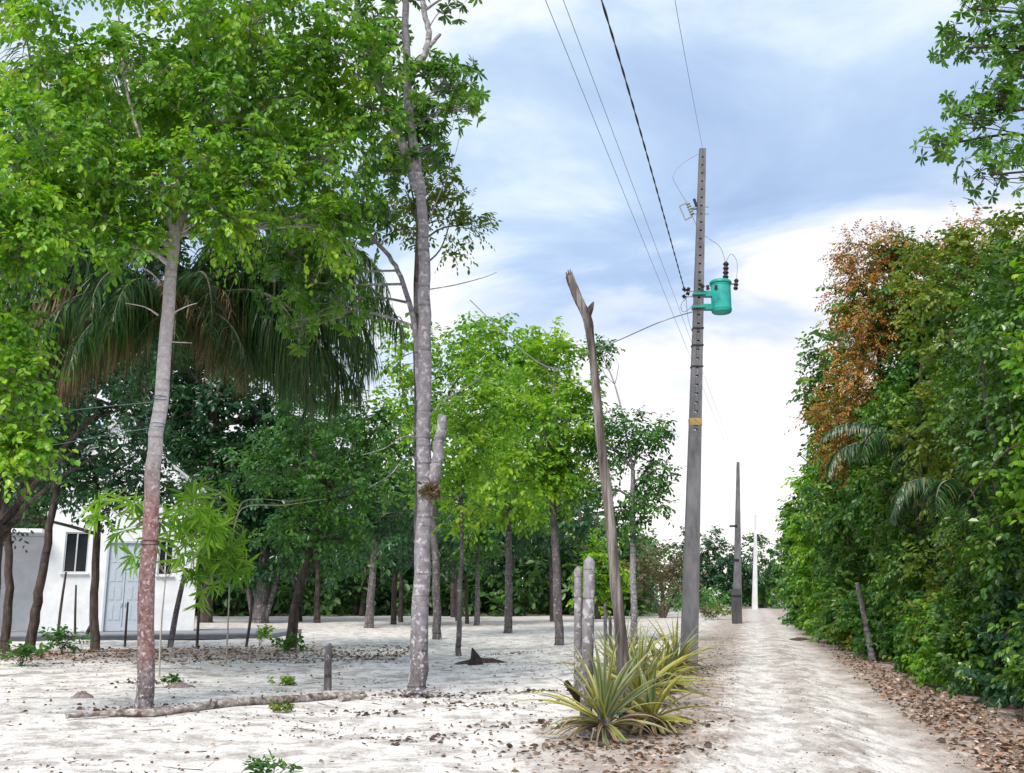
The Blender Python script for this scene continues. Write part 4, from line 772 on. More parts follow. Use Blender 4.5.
G(393.5, 625, 'left one of a close pair of dark trunks left of the lichen tree', (396, 540), 6, [(395, 520, 0, 45, 45, 40), (410, 560, 0, 35, 25, 18)], 'dark', 'dark', 112)
G(400.5, 621, 'right one of a close pair of dark trunks left of the lichen tree', (402, 550), 5, [(412, 520, 0, 40, 40, 30)], 'mid', 'dark', 113, Y=60)
G(437, 639, 'grey trunk directly behind the lichen tree on its right', (432, 480), 9.5, [(440, 400, 0, 55, 55, 44), (475, 360, 0, 45, 35, 26), (410, 420, 0, 45, 40, 26), (400, 350, 0, 45, 35, 20), (455, 470, 0, 45, 35, 26)], 'lime', 'grey', 114, dens=1.7, via=[(436, 580)], k=.95)
G(459, 655, 'thin pale trunk in open sand between the lichen tree and the burnt stump', (461, 480), 5.5, [(465, 440, 0, 45, 45, 34), (490, 400, 0, 40, 35, 26), (450, 500, 0, 36, 30, 16)], 'lime', 'grey', 115, dens=1.7, via=[(460, 590), (462, 540)])
G(477, 625, 'thin trunk in the shade behind the thin pale trunk, right of it', (478, 540), 6, [(480, 530, 0, 50, 40, 44), (490, 480, 0, 45, 40, 36)], 'mid', 'grey', 116)
G(467, 622, 'slim dark trunk between the grey trunk and the burnt stump, far back', (466, 550), 4, [(460, 545, 0, 40, 32, 30)], 'dark', 'dark', 117, Y=60)
G(457, 628, 'faint short trunk at the back behind the thin pale trunk', (456, 560), 3.5, [(440, 535, 0, 40, 32, 26)], 'dark', 'dark', 118, Y=66)
G(508.5, 634, 'straight grey trunk left of centre with a bright green crown', (507, 470), 8.5, [(505, 440, 0, 48, 48, 50), (520, 385, 0, 48, 48, 46), (485, 345, 0, 40, 30, 24), (540, 350, 0, 35, 24, 16), (515, 500, 0, 45, 36, 34)], 'lime', 'grey', 119, dens=1.7, via=[(509, 560)])
G(559.5, 644, 'grey brown trunk left of the mottled posts with a broad green crown', (551, 450), 9.5, [(545, 430, 0, 50, 46, 50), (560, 375, 1, 38, 36, 24), (580, 410, 1, 30, 30, 16), (530, 480, 0, 45, 34, 34), (535, 350, 1, 35, 24, 12), (565, 470, 0, 35, 36, 24)], 'lime', 'grey', 120, dens=1.7, via=[(557, 580), (553, 510)])
G(553, 622, 'dark slim trunk partly behind the grey brown trunk', (550, 540), 6, [(535, 520, 0, 48, 42, 44), (560, 500, 0, 40, 40, 34)], 'dark', 'dark', 121, Y=60)
G(634, 645, 'mottled grey trunk right of the dead pole with a sparse dark crown', (633, 470), 7.5, [(640, 430, 0, 32, 18, 15), (610, 445, 0, 28, 22, 13), (655, 470, 0, 18, 18, 9), (600, 490, 0, 24, 20, 9), (642, 500, 0, 26, 18, 11), (590, 430, 1, 25, 25, 12), (600, 350, 2, 16, 12, 6), (620, 520, 0, 18, 16, 8)], 'mid', 'lichen', 122, dens=2.6, via=[(633, 560)], k=.8)
G(663, 618, 'small spreading tree with thin brown crown left of the tall pole', (662, 590), 5, [(655, 560, 0, 30, 22, 44), (675, 570, 0, 26, 20, 30), (640, 575, 0, 22, 20, 22), (660, 590, 0, 24, 14, 14)], 'brown', 'dark', 123, k=.45, extra_tr=[(((661, 618), (655, 600), (645, 585)), 3), (((664, 618), (672, 600), (680, 582)), 3)], name='small_tree')
G(598, 612, 'bright green low tree seen behind the mottled posts', (600, 560), 6, [(598, 565, 0, 26, 34, 46), (612, 585, 0, 20, 18, 20), (588, 595, 0, 22, 18, 20)], 'lime', 'dark', 124, Y=70, k=.7, name='low_tree')
# distant trees beyond the end of the track
far = [(705, 604, 700, 555, 34, 30, 'dark'), (735, 606, 728, 560, 38, 34, 'dark'), (762, 606, 770, 565, 34, 30, 'mid'), (690, 606, 690, 590, 20, 16, 'mid'), (640, 605, 640, 555, 30, 28, 'mid'), (615, 606, 622, 560, 28, 26, 'dark'), (795, 604, 800, 560, 40, 36, 'dark'), (745, 606, 748, 590, 24, 14, 'mid')]
lbl = ['broad dark tree on the far side of the clearing right of the tall pole', 'dark round tree behind the dark stained pole', 'mid green tree at the end of the track behind the white pole', 'low shrubby tree just behind the tall pole foot', 'low tree on the horizon behind the small brown tree', 'dark low tree on the horizon right of the dead trunk', 'dark tree at the track end merging with the right hedge', 'low bush between the dark stained pole and the white pole']
for i, (px, py, cx_, cy_, rx, rz, m_) in enumerate(far):
    G(px, py, lbl[i], (cx_, cy_), 5, [(cx_, cy_, 0, rx, rz, 80), (cx_+rx*.5, cy_+rz*.6, -2, rx*.6, rz*.5, 34), (cx_-rx*.5, cy_+rz*.6, -2, rx*.6, rz*.5, 34)], m_, 'dark', 140+i, Y=125+3*i, k=.55, name='distant_tree', group='distant trees at the end of the track')
# far wood closing the view behind the grove: one mass
rng = np.random.default_rng(77); C = MB(); T = MB()
K_ = []; 
for i in range(3600):
    px = rng.uniform(-120, 640); Y = rng.uniform(78, 120); x = (px-CX)/F*Y*1.02
    tp = np.interp(px, [-120, 200, 560, 600, 640], [15, 15, 13, 9, 8])*(.8+.2*math.sin(px*.03+Y*.2))
    K_.append((x, Y, rng.uniform(0, 1)**1.15*tp))
K_ = np.array(K_); sprays(C, rng, K_, nrm(np.array((0, -1, .3))+rng.normal(0, .5, K_.shape)), rng.uniform(0, 1, len(K_)), nt_=6, tl=1.5, m=5, L=.75, W=.2, droop=.3)
for i in range(70):
    px = rng.uniform(-100, 600); Y = rng.uniform(72, 110); x = (px-CX)/F*Y; T.tube([(x, Y, -.1), (x+rng.normal(0, .3), Y, 4), (x+rng.normal(0, .8), Y, 8)], [.2, .16, .1], 6)
ob = C.build('far_wood', leafmat('far_wood_leaf', [(0, (.018, .06, .02)), (.5, (.045, .12, .03)), (.9, (.10, .20, .04)), (1, (.17, .26, .06))], .32)); ob['kind'] = 'stuff'; ob['label'] = 'dense dark wood closing the back of the clearing'; 
k = T.build('trunks', BK['dark'], ob)
C = MB(); K_ = np.array([((px-CX)/F*Y, Y, rng.uniform(0, 1.6)) for px, Y in zip(rng.uniform(200, 800, 420), rng.uniform(86, 135, 420))])
K_ = K_[np.abs(K_[:, 0]-pathx(K_[:, 1])) > 3]
sprays(C, rng, K_, nrm(np.array((0, -1, .6))+rng.normal(0, .5, K_.shape)), rng.uniform(0, 1, len(K_)), nt_=5, tl=.9, m=5, L=.5, W=.12, droop=.3)
ob = C.build('undergrowth', LM['mid']); ob['kind'] = 'stuff'; ob['label'] = 'green undergrowth along the far edge of the clearing'

# ---- saplings in front of the house
spS = dict(nt_=3, tl=.42, m=8, L=.48, W=.036, droop=.35, up=.25, leafdroop=.45, kind='whorl', vr=.35, fold=.3, a=.9, b=.8)
def sapling(px, py, top, via, lobes, label, seed, r=.022, mat='sapling', bare=None, sp=None):
    Y = D_(py); return tree('sapling', label, 'sapling', gp(px, py), [tr([(px, py)]+via+[top], Y, r, r*.5)], [lobe(x, y, Y+dy, rr, n) for x, y, dy, rr, n in lobes], LM[mat], BK['pale'], seed, 'saplings in front of the house', limb_r=.012, sp=sp or dict(spS, twigs=(1, .006)), sub=4, bare=bare, sides=7)
Y1 = D_(680)
sapling(159, 680, (166, 575), [(161, 630)], [(135, 520, 0, .35, 4), (190, 520, .3, .3, 4), (150, 545, 0, .25, 2)], 'sapling with long bright leaves directly behind the reddish trunk', 201, bare=[([at(165, 580, Y1), at(175, 570, Y1), at(190, 562, Y1), at(200, 545, Y1)], .014), ([at(165, 582, Y1), at(157, 574, Y1), at(148, 560, Y1)], .012)])
Y2 = D_(664)
sapling(226, 664, (228, 560), [(229, 600)], [(215, 535, 0, .5, 7), (238, 560, 0, .35, 4), (205, 500, 0, .4, 4), (195, 545, 0, .35, 3), (215, 575, 0, .3, 2)], 'sapling with drooping bright leaves right of the house door', 202, bare=[([at(228, 575, Y2), at(222, 560, Y2), at(205, 552, Y2)], .016), ([at(229, 560, Y2), at(236, 520, Y2), at(248, 506, Y2), at(285, 505, Y2), at(325, 499, Y2)], .022), ([at(236, 520, Y2), at(243, 502, Y2), at(262, 499, Y2), at(290, 501, Y2), at(312, 497, Y2)], .014)])
# stakes
STK = [(57, 643, 66, 572, 3, 'thin crooked stick before the left window of the house'), (75, 640, 76, 585, 2.4, 'straight thin stake below the left window'), (125, 645, 128, 602, 2.6, 'short stake in front of the double door'), (170, 646, 186, 568, 6, 'thick leaning prop stick in front of the right window'), (197, 648, 204, 560, 3, 'leaning stake at the right corner of the house'), (246, 648, 252, 590, 3, 'thin dark stake standing before the concrete pad'), (86, 640, 91, 625, 4, 'stubby stick beside the straight dark trunk')]
for i, (a, b, c, d, w_, lb) in enumerate(STK):
    bb = gp(a, b); Y = bb[1]; mb = MB(); r = w_/2/F*Y; rg = np.random.default_rng(300+i); Q, R = smooth_poly([bb-np.array((0, 0, .05)), (bb+at(c, d, Y))/2+rg.normal(0, .03, 3), at(c, d, Y)], [r, r*.9, r*.7], 10)
    mb.tube(Q, R, 7, rough=.1, rng=rg); tag(mb.build('fence_stake', BK['dark'] if i != 3 else BK['grey'], None, bb, True), lb, 'stake', 'stakes in front of the house')

# ------------------------------------------------------------------ palm
def frond(rng, base, azm, el0, L, grav, ll, dead, name, e, org, n=120, w=.019):
    m = 22; p = np.array(base, float); el = el0; pts = []; st = L/m; 
    for i in range(m+1):
        pts.append(p.copy()); d = np.array((math.cos(el)*math.cos(azm), math.cos(el)*math.sin(azm), math.sin(el))); p = p+d*st; el -= grav/m*(.3+1.4*i/m)
    pts = np.array(pts); mb = MB(); mb.tube(pts, np.linspace(.04, .006, m+1), 5, val=.3, mi=1)
    T = nrm(np.gradient(pts, axis=0)); side = np.array((-math.sin(azm), math.cos(azm), 0))
    P, V = [], []; s = np.linspace(.14, .99, n)
    for sg in (1, -1):
        pos = np.stack([np.interp(s*m, np.arange(m+1), pts[:, i]) for i in range(3)], 1); tt = np.stack([np.interp(s*m, np.arange(m+1), T[:, i]) for i in range(3)], 1)
        d = nrm(tt*.4+sg*side*(.45 if ll > .9 else .8)+rng.normal(0, .2, pos.shape)-np.array((0, 0, .35 if ll > .9 else 0))); ln = ll*np.sin(math.pi*(s*.8+.15))**.6*rng.uniform(.45, 1.15, n)
        k = 5; cur = pos; W = w*np.ones(n); rows = []; dirc = d; g = rng.uniform(.7, 1.5, n)*(1.4 if dead else 1.0)
        up_ = nrm(np.cross(d, side)+1e-3)
        for j in range(k+1):
            wv = nrm(np.cross(dirc, np.array((0, 0, 1.)))+rng.normal(0, .02, pos.shape)+tt*.5); ww = (w*(1-(j/k)**2*.9))
            rows.append((cur-wv*ww, cur+wv*ww)); cur = cur+dirc*(ln/k)[:, None]; dirc = nrm(dirc-np.array((0, 0, 1.))*(g*.55)[:, None])
        Vv = np.stack([x for r in rows for x in r], 1).reshape(-1, 3); q = np.arange(n)[:, None]*(2*(k+1)); F_ = np.concatenate([q+np.array([2*j, 2*j+1, 2*j+3, 2*j+2]) for j in range(k)])
        mb.add(Vv, F_, np.repeat(np.clip(rng.uniform(0, 1, n), 0, 1), 2*(k+1)))
    ob = mb.build(name, [LM['palmdead'] if dead else LM['palm'], BK['limb']], e, org)
    if dead: ob['label'] = 'dry brown hanging frond'
    return ob
def palm(base, crown, label, seed, fr, name='palm_tree', trunk=.14, mid=None):
    rng = np.random.default_rng(seed); base = np.asarray(base, float); crown = np.asarray(crown, float); e = empty(name, base, label, 'palm tree')
    mb = MB(); Q, R = smooth_poly([base-np.array((0, 0, .1)), (base*.5+crown*.5+np.array((.1, 0, 0)) if mid is None else mid), crown], [trunk*1.2, trunk, trunk], 16); mb.tube(Q, R, 10, rough=.1, rng=rng); mb.build('trunk', BK['dark'], e, base, True)
    for (a, el, L, g, ll, dead) in fr: frond(rng, crown, math.radians(a), math.radians(el), L, g, ll, dead, 'frond', e, base)
    return e
YP = 21.0; crown = at(174, 318, YP)
fr = []
rg = np.random.default_rng(9)
for a, el, L, g, ll, dd in [(215, 30, 4.6, 2.4, 1.6, 1), (180, 32, 5.0, 2.2, 1.6, 1), (198, 22, 4.4, 2.0, 1.5, 1), (-40, 35, 3.6, 2.8, 1.3, 1), (-62, 25, 3.0, 2.6, 1.3, 1), (-75, 40, 3.2, 3.0, 1.3, 1), (-8, 30, 4.6, 2.8, 1.7, 0), (-3, 28, 6.6, 2.6, 2.0, 0), (-12, 48, 7.6, 2.9, 2.0, 0), (6, 20, 6.0, 2.5, 2.0, 0), (18, 35, 7.0, 2.8, 2.0, 0), (-28, 22, 6.0, 2.6, 1.9, 0), (-6, 5, 5.4, 2.2, 1.9, 0), (10, 60, 7.6, 2.8, 1.9, 0), (195, 5, 5.2, 2.2, 1.8, 0), (170, 25, 6.2, 2.6, 1.8, 0), (205, 35, 6.4, 2.8, 1.8, 0), (-5, 15, 5.0, 1.9, 1.7, 0), (12, -5, 4.4, 1.2, 1.6, 0), (-20, 35, 6.4, 2.3, 1.8, 0), (30, 10, 5.4, 1.7, 1.8, 0), (185, 45, 6.0, 2.4, 1.7, 0), (175, -5, 4.4, 1.2, 1.6, 0), (210, 15, 5.0, 1.9, 1.6, 0), (-70, 0, 4, 1.4, 1.5, 0), (-100, 30, 4.6, 2.3, 1.5, 0), (60, 20, 5, 1.8, 1.6, 0), (120, 20, 5, 1.8, 1.6, 0), (225, -5, 3.6, 1.6, 1.3, 1), (-15, -10, 3.0, 1.6, 1.2, 1), (190, -15, 3.6, 1.2, 1.3, 1), (0, 55, 6.6, 2.2, 1.5, 0), (-15, 35, 6.2, 2.0, 1.6, 0), (15, 25, 6.0, 1.8, 1.6, 0), (-40, 50, 6.2, 2.2, 1.5, 0), (40, 45, 6.2, 2.2, 1.5, 0), (180, 50, 6.4, 2.2, 1.5, 0), (165, 30, 6.0, 1.9, 1.5, 0), (200, 40, 6.2, 2.1, 1.5, 0), (-70, 60, 6, 2.2, 1.3, 0), (-110, 55, 6, 2.2, 1.3, 0), (90, 60, 6, 2.2, 1.4, 0), (60, 70, 6, 2, 1.4, 0), (120, 65, 6, 2, 1.4, 0), (150, 75, 5.6, 1.8, 1.3, 0), (20, 78, 5.6, 1.8, 1.3, 0), (235, 35, 5.6, 2.2, 1.4, 0), (-60, 25, 5.4, 2.2, 1.4, 0), (5, 5, 5.4, 1.3, 2.0, 0), (-10, 25, 6.4, 1.9, 2.1, 0), (8, 40, 7.0, 2.1, 2.0, 0), (-25, 15, 5.6, 1.7, 2.0, 0), (178, 20, 6.0, 1.7, 2.0, 0), (195, 30, 6.4, 2.0, 2.0, 0), (160, 45, 6.6, 2.2, 1.8, 0), (-90, 20, 4.6, 1.9, 1.6, 0), (-120, 15, 4.6, 1.9, 1.6, 0), (250, 0, 4.2, 1.5, 1.6, 0), (-45, 0, 4.6, 1.4, 1.8, 0),
    (185, 12, 4.4, 1.9, 1.5, 1), (205, 5, 4.6, 1.6, 1.4, 1), (220, 20, 4.4, 2.2, 1.3, 1), (-20, 10, 3.2, 2.4, 1.2, 1), (-50, 15, 3.2, 2.6, 1.2, 1), (-35, -5, 2.6, 2.0, 1.2, 1), (170, 0, 4.0, 1.7, 1.3, 1)]:
    fr.append((a, el, L*.86, g*1.05, ll*.9, dd))
palm(gp(145, 671), crown, 'large palm with long drooping fronds and dry brown ones, behind the reddish trunk', 61, fr, mid=at(154, 470, YP))
# smaller palm upper left
palm(gp(-15, 660), at(35, 130, 24), 'tall palm at the upper left, upright fronds showing through the leaves', 62, [(a, el, 4.2, 1.6, 1.0, 0) for a, el in ((0, 60), (20, 35), (-30, 40), (170, 55), (90, 70), (-80, 65), (200, 40), (45, 15), (-15, 10))], trunk=.1)

# ------------------------------------------------------------------ right hand hedge bank
spR = dict(nt_=8, tl=.45, m=8, L=.14, W=.04, droop=.3, up=.15, leafdroop=.45, vr=.45)
def rtree(x, y, h, label, mat, seed, lobes, sp=None, name='hedge_tree', bark='dark', cat='tree', group='trees in the dense bank right of the track', r=.09, bare=None):
    lobes = list(lobes); b = onground(x, y); t = ([b-np.array((0, 0, .1)), b+np.array((.1, 0, h*.35)), b+np.array((-.1, .1, h*.7)), b+np.array((0, 0, h*.9))], [r, r*.85, r*.6, r*.35])
    return tree(name, label, cat, b, [t], [dict(c=np.array((px_, py_, pz)), r=np.array((a, b_, c_)), n=n) for px_, py_, pz, a, b_, c_, n in lobes], LM[mat], BK[bark], seed, group, limb_r=.045, sub=5, sp=sp or spR, shell=.4, bare=bare)
_rt = rtree
def rtree(x, y, h, *a, bare=None, **k):
    rg_ = np.random.default_rng(int(x*100+y*7)); bare = list(bare or [])
    if y < 60 and h > 3 and k.get('name') != 'inner_tree':
        for _ in range(7):
            z0 = rg_.uniform(.3, .8)*h; q = np.array((x-rg_.uniform(.6, 1.5), y+rg_.uniform(-1.5, 1), z0)); p0 = np.array((x, y, z0*.6))
            bare.append(([p0, (p0+q)/2+rg_.normal(0, .2, 3), q, q+np.array((rg_.uniform(-.5, .1), rg_.normal(0, .2), rg_.uniform(-1.2, .8)))], rg_.uniform(.012, .03)))
    return _rt(x, y, h, *a, bare=bare, **k)
def col3(x, y, h, rx, n, dy=1.4, low=True):
    L = []
    zs = [(.09, 1.0), (.30, 1.08), (.55, 1.05), (.78, .9)] if low else [(.5, 1), (.78, .95)]
    for f_, k in zs: L.append((x-(.25 if f_ > .2 else .1), y, h*f_+ (0 if f_ > .1 else 0), rx*k, dy, h*.17, int(n*k)))
    return L
sc = lambda k, **kw: dict(spR, L=.145*k, W=.042*k, tl=.45*k**.6, **kw)
rtree(8.6, 12.2, 7.4, 'bright green leafy tree at the right edge of the view, nearest the camera', 'bright', 401, col3(8.5, 12.4, 7.2, 1.5, 60)[1:]+[(7.5, 13.3, 3.9, .6, .8, 1.5, 40)], sp=dict(spR, L=.125, W=.042))
rtree(8.2, 14.6, 6.9, 'dark glossy bush tree at the right edge above the leaf litter', 'glossy', 402, col3(8.7, 14.8, 7.0, 1.35, 74), sp=sc(.95))
rtree(9.1, 17.4, 8.0, 'glossy dark green tree right of the leaning post, over the leaf litter', 'glossy', 403, col3(9.3, 17.5, 8.3, 1.4, 84)+[(7.9, 17.2, .5, .7, .9, .5, 26)], sp=dict(sc(.72), nt_=9, m=9, tl=.42))
rtree(9.6, 20.5, 9.4, 'tall olive green tree in the right bank, second from the orange one', 'yellow', 404, col3(9.9, 20.5, 9.7, 1.5, 70, low=False)+[(10.8, 20, 8.6, 1.2, 1.2, 1.0, 40)]+[(9.4, 20.3, 2.2, 1.3, 1.4, 1.6, 60), (8.9, 20.3, .7, .8, 1.2, .6, 34)], sp=sc(1.0))
rtree(9.9, 23.5, 8.0, 'dark tree directly behind the leaning post', 'bank', 405, col3(10.3, 23.8, 7.2, 1.55, 84), sp=dict(sc(.9), nt_=8, m=8))
rtree(10.3, 27.0, 10.6, 'tall tree with rust orange foliage in the right bank', 'orange', 406, [(10.2, 26.6, 10.9, 1.1, 1.4, .6, 34), (9.9, 26.6, 9.7, 1.1, 1.4, .9, 34), (9.7, 26.6, 8.7, .9, 1.4, .8, 34), (10.6, 26.5, 9.3, 1.1, 1.2, .8, 30), (9.2, 26.5, 7.4, .6, 1.1, .7, 22), (8.7, 26.6, 6.2, .6, .8, .6, 26), (9.0, 26.4, 5.4, .6, .8, .4, 20), (11.2, 26.0, 10.6, .8, .8, .5, 18), (12.0, 24.6, 10.5, .9, .7, .4, 16), (11.6, 24.8, 9.6, .5, .5, .4, 8)], sp=dict(spR, nt_=9, tl=.6, m=12, L=.10, W=.022, twigs=(3, .005)))
rtree(11.2, 27.5, 9.2, 'green tree wrapped round the rust orange one', 'mid', 407, [(10.5, 25.6, 7.4, .9, .8, .8, 30), (9.9, 25.6, 5.9, .8, .8, .7, 30), (9.6, 25.6, 4.6, .8, .8, .7, 30), (10.9, 25.3, 9.2, .9, .8, .7, 26), (10.3, 25.6, 8.5, .7, .6, .5, 14), (10.9, 26.3, 10.7, .9, .8, .4, 14), (9.6, 26.9, 9.6, .8, .6, .6, 10), (11.4, 27.5, 8.3, 1.5, 1.5, 1.2, 60), (11.0, 27.2, 6.2, 1.5, 1.5, 1.3, 70), (10.6, 27.4, 3.8, 1.5, 1.5, 1.4, 70), (10.3, 27.4, 1.3, 1.2, 1.5, 1.2, 66)], sp=sc(1.15))
rtree(11.2, 31.5, 9.8, 'feathery blue green tree left of the rust orange one', 'bank', 408, [(10.3, 31.2, 9.3, .8, 1.2, .9, 18), (9.9, 31.2, 8.1, .7, 1.0, .7, 18), (10.8, 31.3, 6.8, 1.3, 1.5, 1.4, 60), (10.8, 31.3, 4.2, 1.4, 1.5, 1.4, 66), (10.8, 31.3, 1.6, 1.3, 1.5, 1.4, 66)], sp=sc(1.2, twigs=(5, .008)))
rtree(12.2, 35.5, 9.4, 'mid green tree in the middle of the right bank', 'mid', 409, col3(12.3, 35.5, 8.4, 1.5, 66), sp=sc(1.3))
rtree(13.1, 41, 8.8, 'bright mid green tree farther along the right bank', 'bright', 410, col3(13.5, 41, 7.6, 1.7, 60), sp=sc(1.4))
rtree(15.4, 47, 8.2, 'dark tree with a bare brown top farther along the right bank', 'bank', 411, col3(14.9, 47, 7.0, 1.9, 60), sp=sc(1.6), bare=[([np.array((15.2, 47, 5)), np.array((14.4, 47, 7.2)), np.array((13.5, 47, 8.2))], .06), ([np.array((14.4, 47, 7)), np.array((14.0, 47, 8.4))], .04)])
rtree(18.2, 56, 8.4, 'green tree third from the far end of the right bank', 'mid', 412, col3(17.6, 56, 7.2, 2.2, 60), sp=sc(1.9))
rtree(22.2, 68, 8.6, 'dark green tree second from the far end of the right bank', 'bank', 413, col3(21.2, 68, 7.6, 2.8, 60), sp=sc(2.2))
rtree(28, 85, 9, 'last tree at the far end of the right bank', 'mid', 414, col3(28, 85, 8.4, 3.4, 64), sp=sc(2.8))
# backing row so that no sky shows through low down
for i, (x, y, h) in enumerate([(12, 15, 8.2), (12.4, 20, 9.6), (13.5, 25.5, 10.2), (14.5, 31, 9.6), (16, 38, 8.8), (18.4, 46, 8.4), (22, 57, 8.6), (27, 70, 9)]):
    s = max(1.3, y/20); rtree(x, y, h, ['dark inner tree at the right edge behind the bright leafed one', 'dark inner tree behind the olive green tree of the bank', 'dark inner tree behind the rust orange tree', 'dark inner tree behind the feathery tree of the bank', 'dark inner tree behind the middle of the right bank', 'dark inner tree behind the bright green tree far along', 'dark inner tree behind the third last tree of the bank', 'dark inner tree behind the last trees of the bank'][i],
      'bank', 430+i, [(x, y, h*.15, 2, 2.2, h*.16, 42), (x, y, h*.45, 2, 2.2, h*.2, 46), (x, y, h*.78, 1.9, 2.2, h*.18, 46)], sp=sc(1.5*s, ), name='inner_tree', group='inner trees of the dense right bank')
# overhanging tree top right
spO = dict(nt_=4, tl=.3, m=7, L=.16, W=.027, droop=.1, up=.2, leafdroop=.4, a=.5, b=1.1, kind='whorl', twigs=(1, .006), vr=.4, fold=.15)
YO = 14
tree('overhanging_tree', 'dark leaved tree whose branches overhang the upper right corner', 'tree', onground(9.6, YO), [([onground(9.6, YO)-np.array((0, 0, .1)), np.array((9.5, YO, 3)), np.array((9.2, YO, 6)), at(1090, 60, YO), at(1040, -40, YO)], [.14, .12, .1, .07, .04])],
  [lobe(1005, 45, YO, .45, 12), lobe(975, 10, YO, .35, 8), lobe(955, 48, YO, .2, 4), lobe(990, 105, YO, .3, 6), lobe(965, 115, YO, .22, 5), lobe(945, 145, YO, .14, 4), lobe(1012, 150, YO, .3, 7), lobe(1020, 90, YO, .4, 10), lobe(990, 175, YO, .25, 4), lobe(1060, 40, YO, .8, 20), lobe(1060, 150, YO, .7, 18), lobe(1000, -40, YO, .8, 20)], LM['whorl'], BK['dark'], 15, limb_r=.03, sp=spO, sub=6)
# palm leaves hanging out of the hedge
palm(onground(11.6, 24.6), at(915, 455, 22.6), 'young palm poking pale drooping fronds out of the right bank', 63, [(190, 25, 2.6, 2.0, .6, 0), (215, 35, 2.4, 2.2, .6, 0), (240, 10, 2.0, 2.0, .6, 0), (170, 50, 2.4, 2.0, .5, 0), (260, 45, 2.2, 2.2, .5, 0)], 'young_palm', .06)
palm(onground(10.4, 18.2), at(965, 500, 16.6), 'young palm with drooping fronds low in the right bank near the leaf litter', 64, [(190, 40, 1.6, 2.4, .5, 0), (225, 35, 1.6, 2.6, .5, 0), (255, 20, 1.4, 2.4, .5, 0), (170, 30, 1.5, 2.4, .45, 0)], 'young_palm', .05)
# low verge shrubs at hedge foot
VG = [(6.75, 12.7, 'glossy', 'leafy shrub at the lower right corner over the dry leaves'), (7.3, 14.9, 'dark', 'low dark shrub at the hedge foot near the lower right corner'), (7.5, 17, 'glossy', 'round glossy shrub at the hedge foot over the leaf litter'), (8.1, 19.3, 'bright', 'bright green shrub at the hedge foot right of the leaning post'), (8.6, 21.6, 'mid', 'mid green shrub between the bright shrub and the leaning post'), (9.7, 26.4, 'mid', 'green shrub just beyond the leaning post'), (10.2, 30.0, 'yellow', 'olive shrub behind the soil heap on the verge'), (11.2, 34.5, 'mid', 'low green shrub farther along the right verge'), (12.8, 40, 'yellow', 'olive shrub at the far right verge'), (15.2, 48, 'brown', 'dry brown shrub near the end of the right verge')]
for i, (x, y, m_, lb) in enumerate(VG):
    k = max(1, y/20); rtree(x, y, 1.3*k**.5, lb, m_, 460+i, [(x, y, .45, .55*k**.6, .8, .4, 30), (x+.3, y+.3, 1.1, .6*k**.6, .8, .6, 34)], sp=dict(sc(.85*k**.7), nt_=5, tl=.3), name='verge_shrub', cat='shrub', group='shrubs at the foot of the right bank', r=.025)

#@@LITTER
# ------------------------------------------------------------------ litter
rng = np.random.default_rng(91)
LITM = attrmat('dry_fallen_leaf', [(0, (.07, .045, .03)), (.4, (.20, .12, .075)), (.75, (.38, .26, .19)), (1, (.55, .44, .36))], .75)
DEBM = attrmat('dark_debris', [(0, (.03, .022, .018)), (.6, (.12, .085, .065)), (1, (.28, .21, .16))], .9)
def scatter(name, n, fx, L, W, mat, label, lift=.012, tilt=.4, fold=.5):
    x, y = fx(n); z = hgt(x, y)+lift; P = np.stack([x, y, z], 1); n = len(x); a = rng.uniform(0, 6.283, n)
    D = np.stack([np.cos(a), np.sin(a), rng.normal(0, tilt*.5, n)], 1); Nn = nrm(np.array((0, 0, 1.))+rng.normal(0, tilt, (n, 3)))
    mb = MB(); Ls = L*rng.uniform(.5, 1.3, n); add_leaves(mb, P, D, Nn, Ls, Ls*W/L*rng.uniform(.7, 1.2, n), rng.uniform(0, 1, n), fold=fold, droop=.15)
    ob = mb.build(name, mat); ob['kind'] = 'stuff'; ob['label'] = label; return ob
def vergef(n):
    y = 8+rng.exponential(9, n)*1.0; y = y[y < 60]; n = len(y); u = .95+rng.gamma(2.6, .5, n); return pathx(y)+u*1.0+np.where(u > 2.2, (u-2.2)*.5, 0), y
scatter('leaf_litter', 3600, vergef, .085, .028, LITM, 'brown dry leaf litter on the right verge', .02)
def leftf(n):
    y = 8+rng.exponential(9, n); u = -1.5-rng.gamma(2.0, .5, n); return pathx(y)+u, y
scatter('leaf_litter', 1000, leftf, .07, .022, LITM, 'scattered dry leaves along the left edge of the track')
def beltf(n):
    x = rng.uniform(-22, -3, n); y = 28+rng.normal(0, 1.8, n)+.1*(x+10); return x, y
scatter('leaf_litter', 3800, beltf, .10, .034, LITM, 'belt of brown fallen leaves in front of the house', .02)
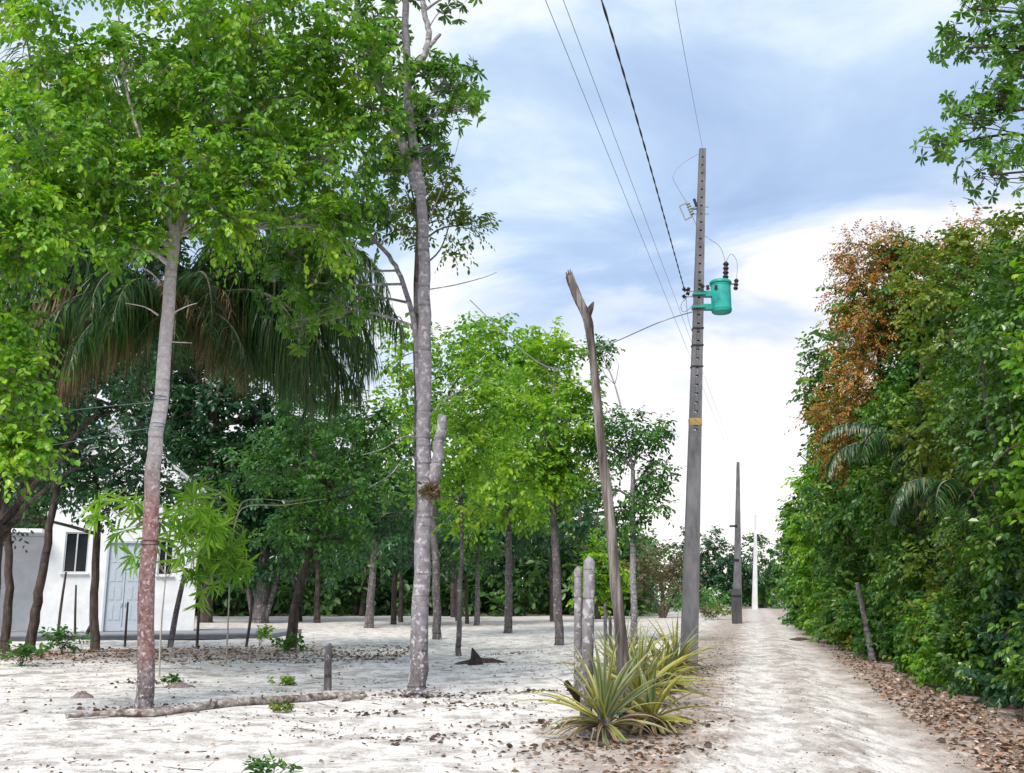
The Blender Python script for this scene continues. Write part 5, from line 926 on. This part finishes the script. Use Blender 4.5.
def sandf(n):
    y = 8+rng.uniform(0, 1, n)**1.4*34; x = rng.uniform(-1, 1, n)*(y*.56); k = np.sin(x*1.3+np.sin(y*.9)*2)+np.sin(y*1.7+x*.6)+rng.normal(0, .9, n) > .35+1.6*((y < 12.5) & (x < .3))
    return x[k], y[k]
scatter('sand_debris', 11000, sandf, .042, .014, DEBM, 'small dark twigs leaves and chips strewn over the sand', .008)
def sandg(n):
    y = 8+rng.uniform(0, 1, n)**1.2*22; x = rng.uniform(-1, 1, n)*(y*.56); return x, y
scatter('sand_debris', 800, sandg, .065, .02, LITM, 'single dry leaves strewn over the sand', .012)
def trackf(n):
    y = 8+rng.uniform(0, 1, n)**1.3*30; return pathx(y)+rng.uniform(-1.5, 1.6, n), y
scatter('sand_debris', 2600, trackf, .03, .01, DEBM, 'small dark chips and leaf bits scattered on the track', .032)
# small twigs
mb = MB()
for i in range(230):
    y = 8+rng.random()**1.3*22; x = rng.uniform(-1, 1)*y*.56; a = rng.uniform(0, 6.28); l = rng.uniform(.08, .4); p = np.array((x, y, float(hgt(x, y))+.008)); d = np.array((math.cos(a), math.sin(a), 0))*l
    q = p+d; q[2] = float(hgt(q[0], q[1]))+.01; m_ = (p+q)/2+rng.normal(0, l*.06, 3)*np.array((1, 1, .2)); mb.tube([p, m_, q], [.004, .005, .002], 4, val=rng.random())
ob = mb.build('fallen_twigs', DEBM); ob['kind'] = 'stuff'; ob['label'] = 'thin broken twigs lying on the sand'
# bark and leaf piles near the trunks
def pilef(cx, cy, s):
    def f(n): return cx+rng.normal(0, s, n), cy+rng.normal(0, s*.8, n)
    return f
g1 = gp(535, 670); 
def multi(n):
    cs = [gp(*p) for p in ((505, 655), (555, 690), (470, 705), (520, 725), (600, 745), (150, 683), (360, 712), (440, 735), (690, 725), (545, 745), (640, 750), (490, 690), (417, 698), (425, 694), (140, 713), (148, 711))]
    xs_, ys_ = [], []
    for c in cs: 
        k = n//len(cs); a = rng.normal(0, .32, k); xs_.append(c[0]+a*1.6); ys_.append(c[1]+rng.normal(0, .22, k))
    return np.concatenate(xs_), np.concatenate(ys_)
scatter('sand_debris', 900, multi, .08, .022, DEBM, 'little heaps of dark bark and leaf bits on the sand', .014, .6)
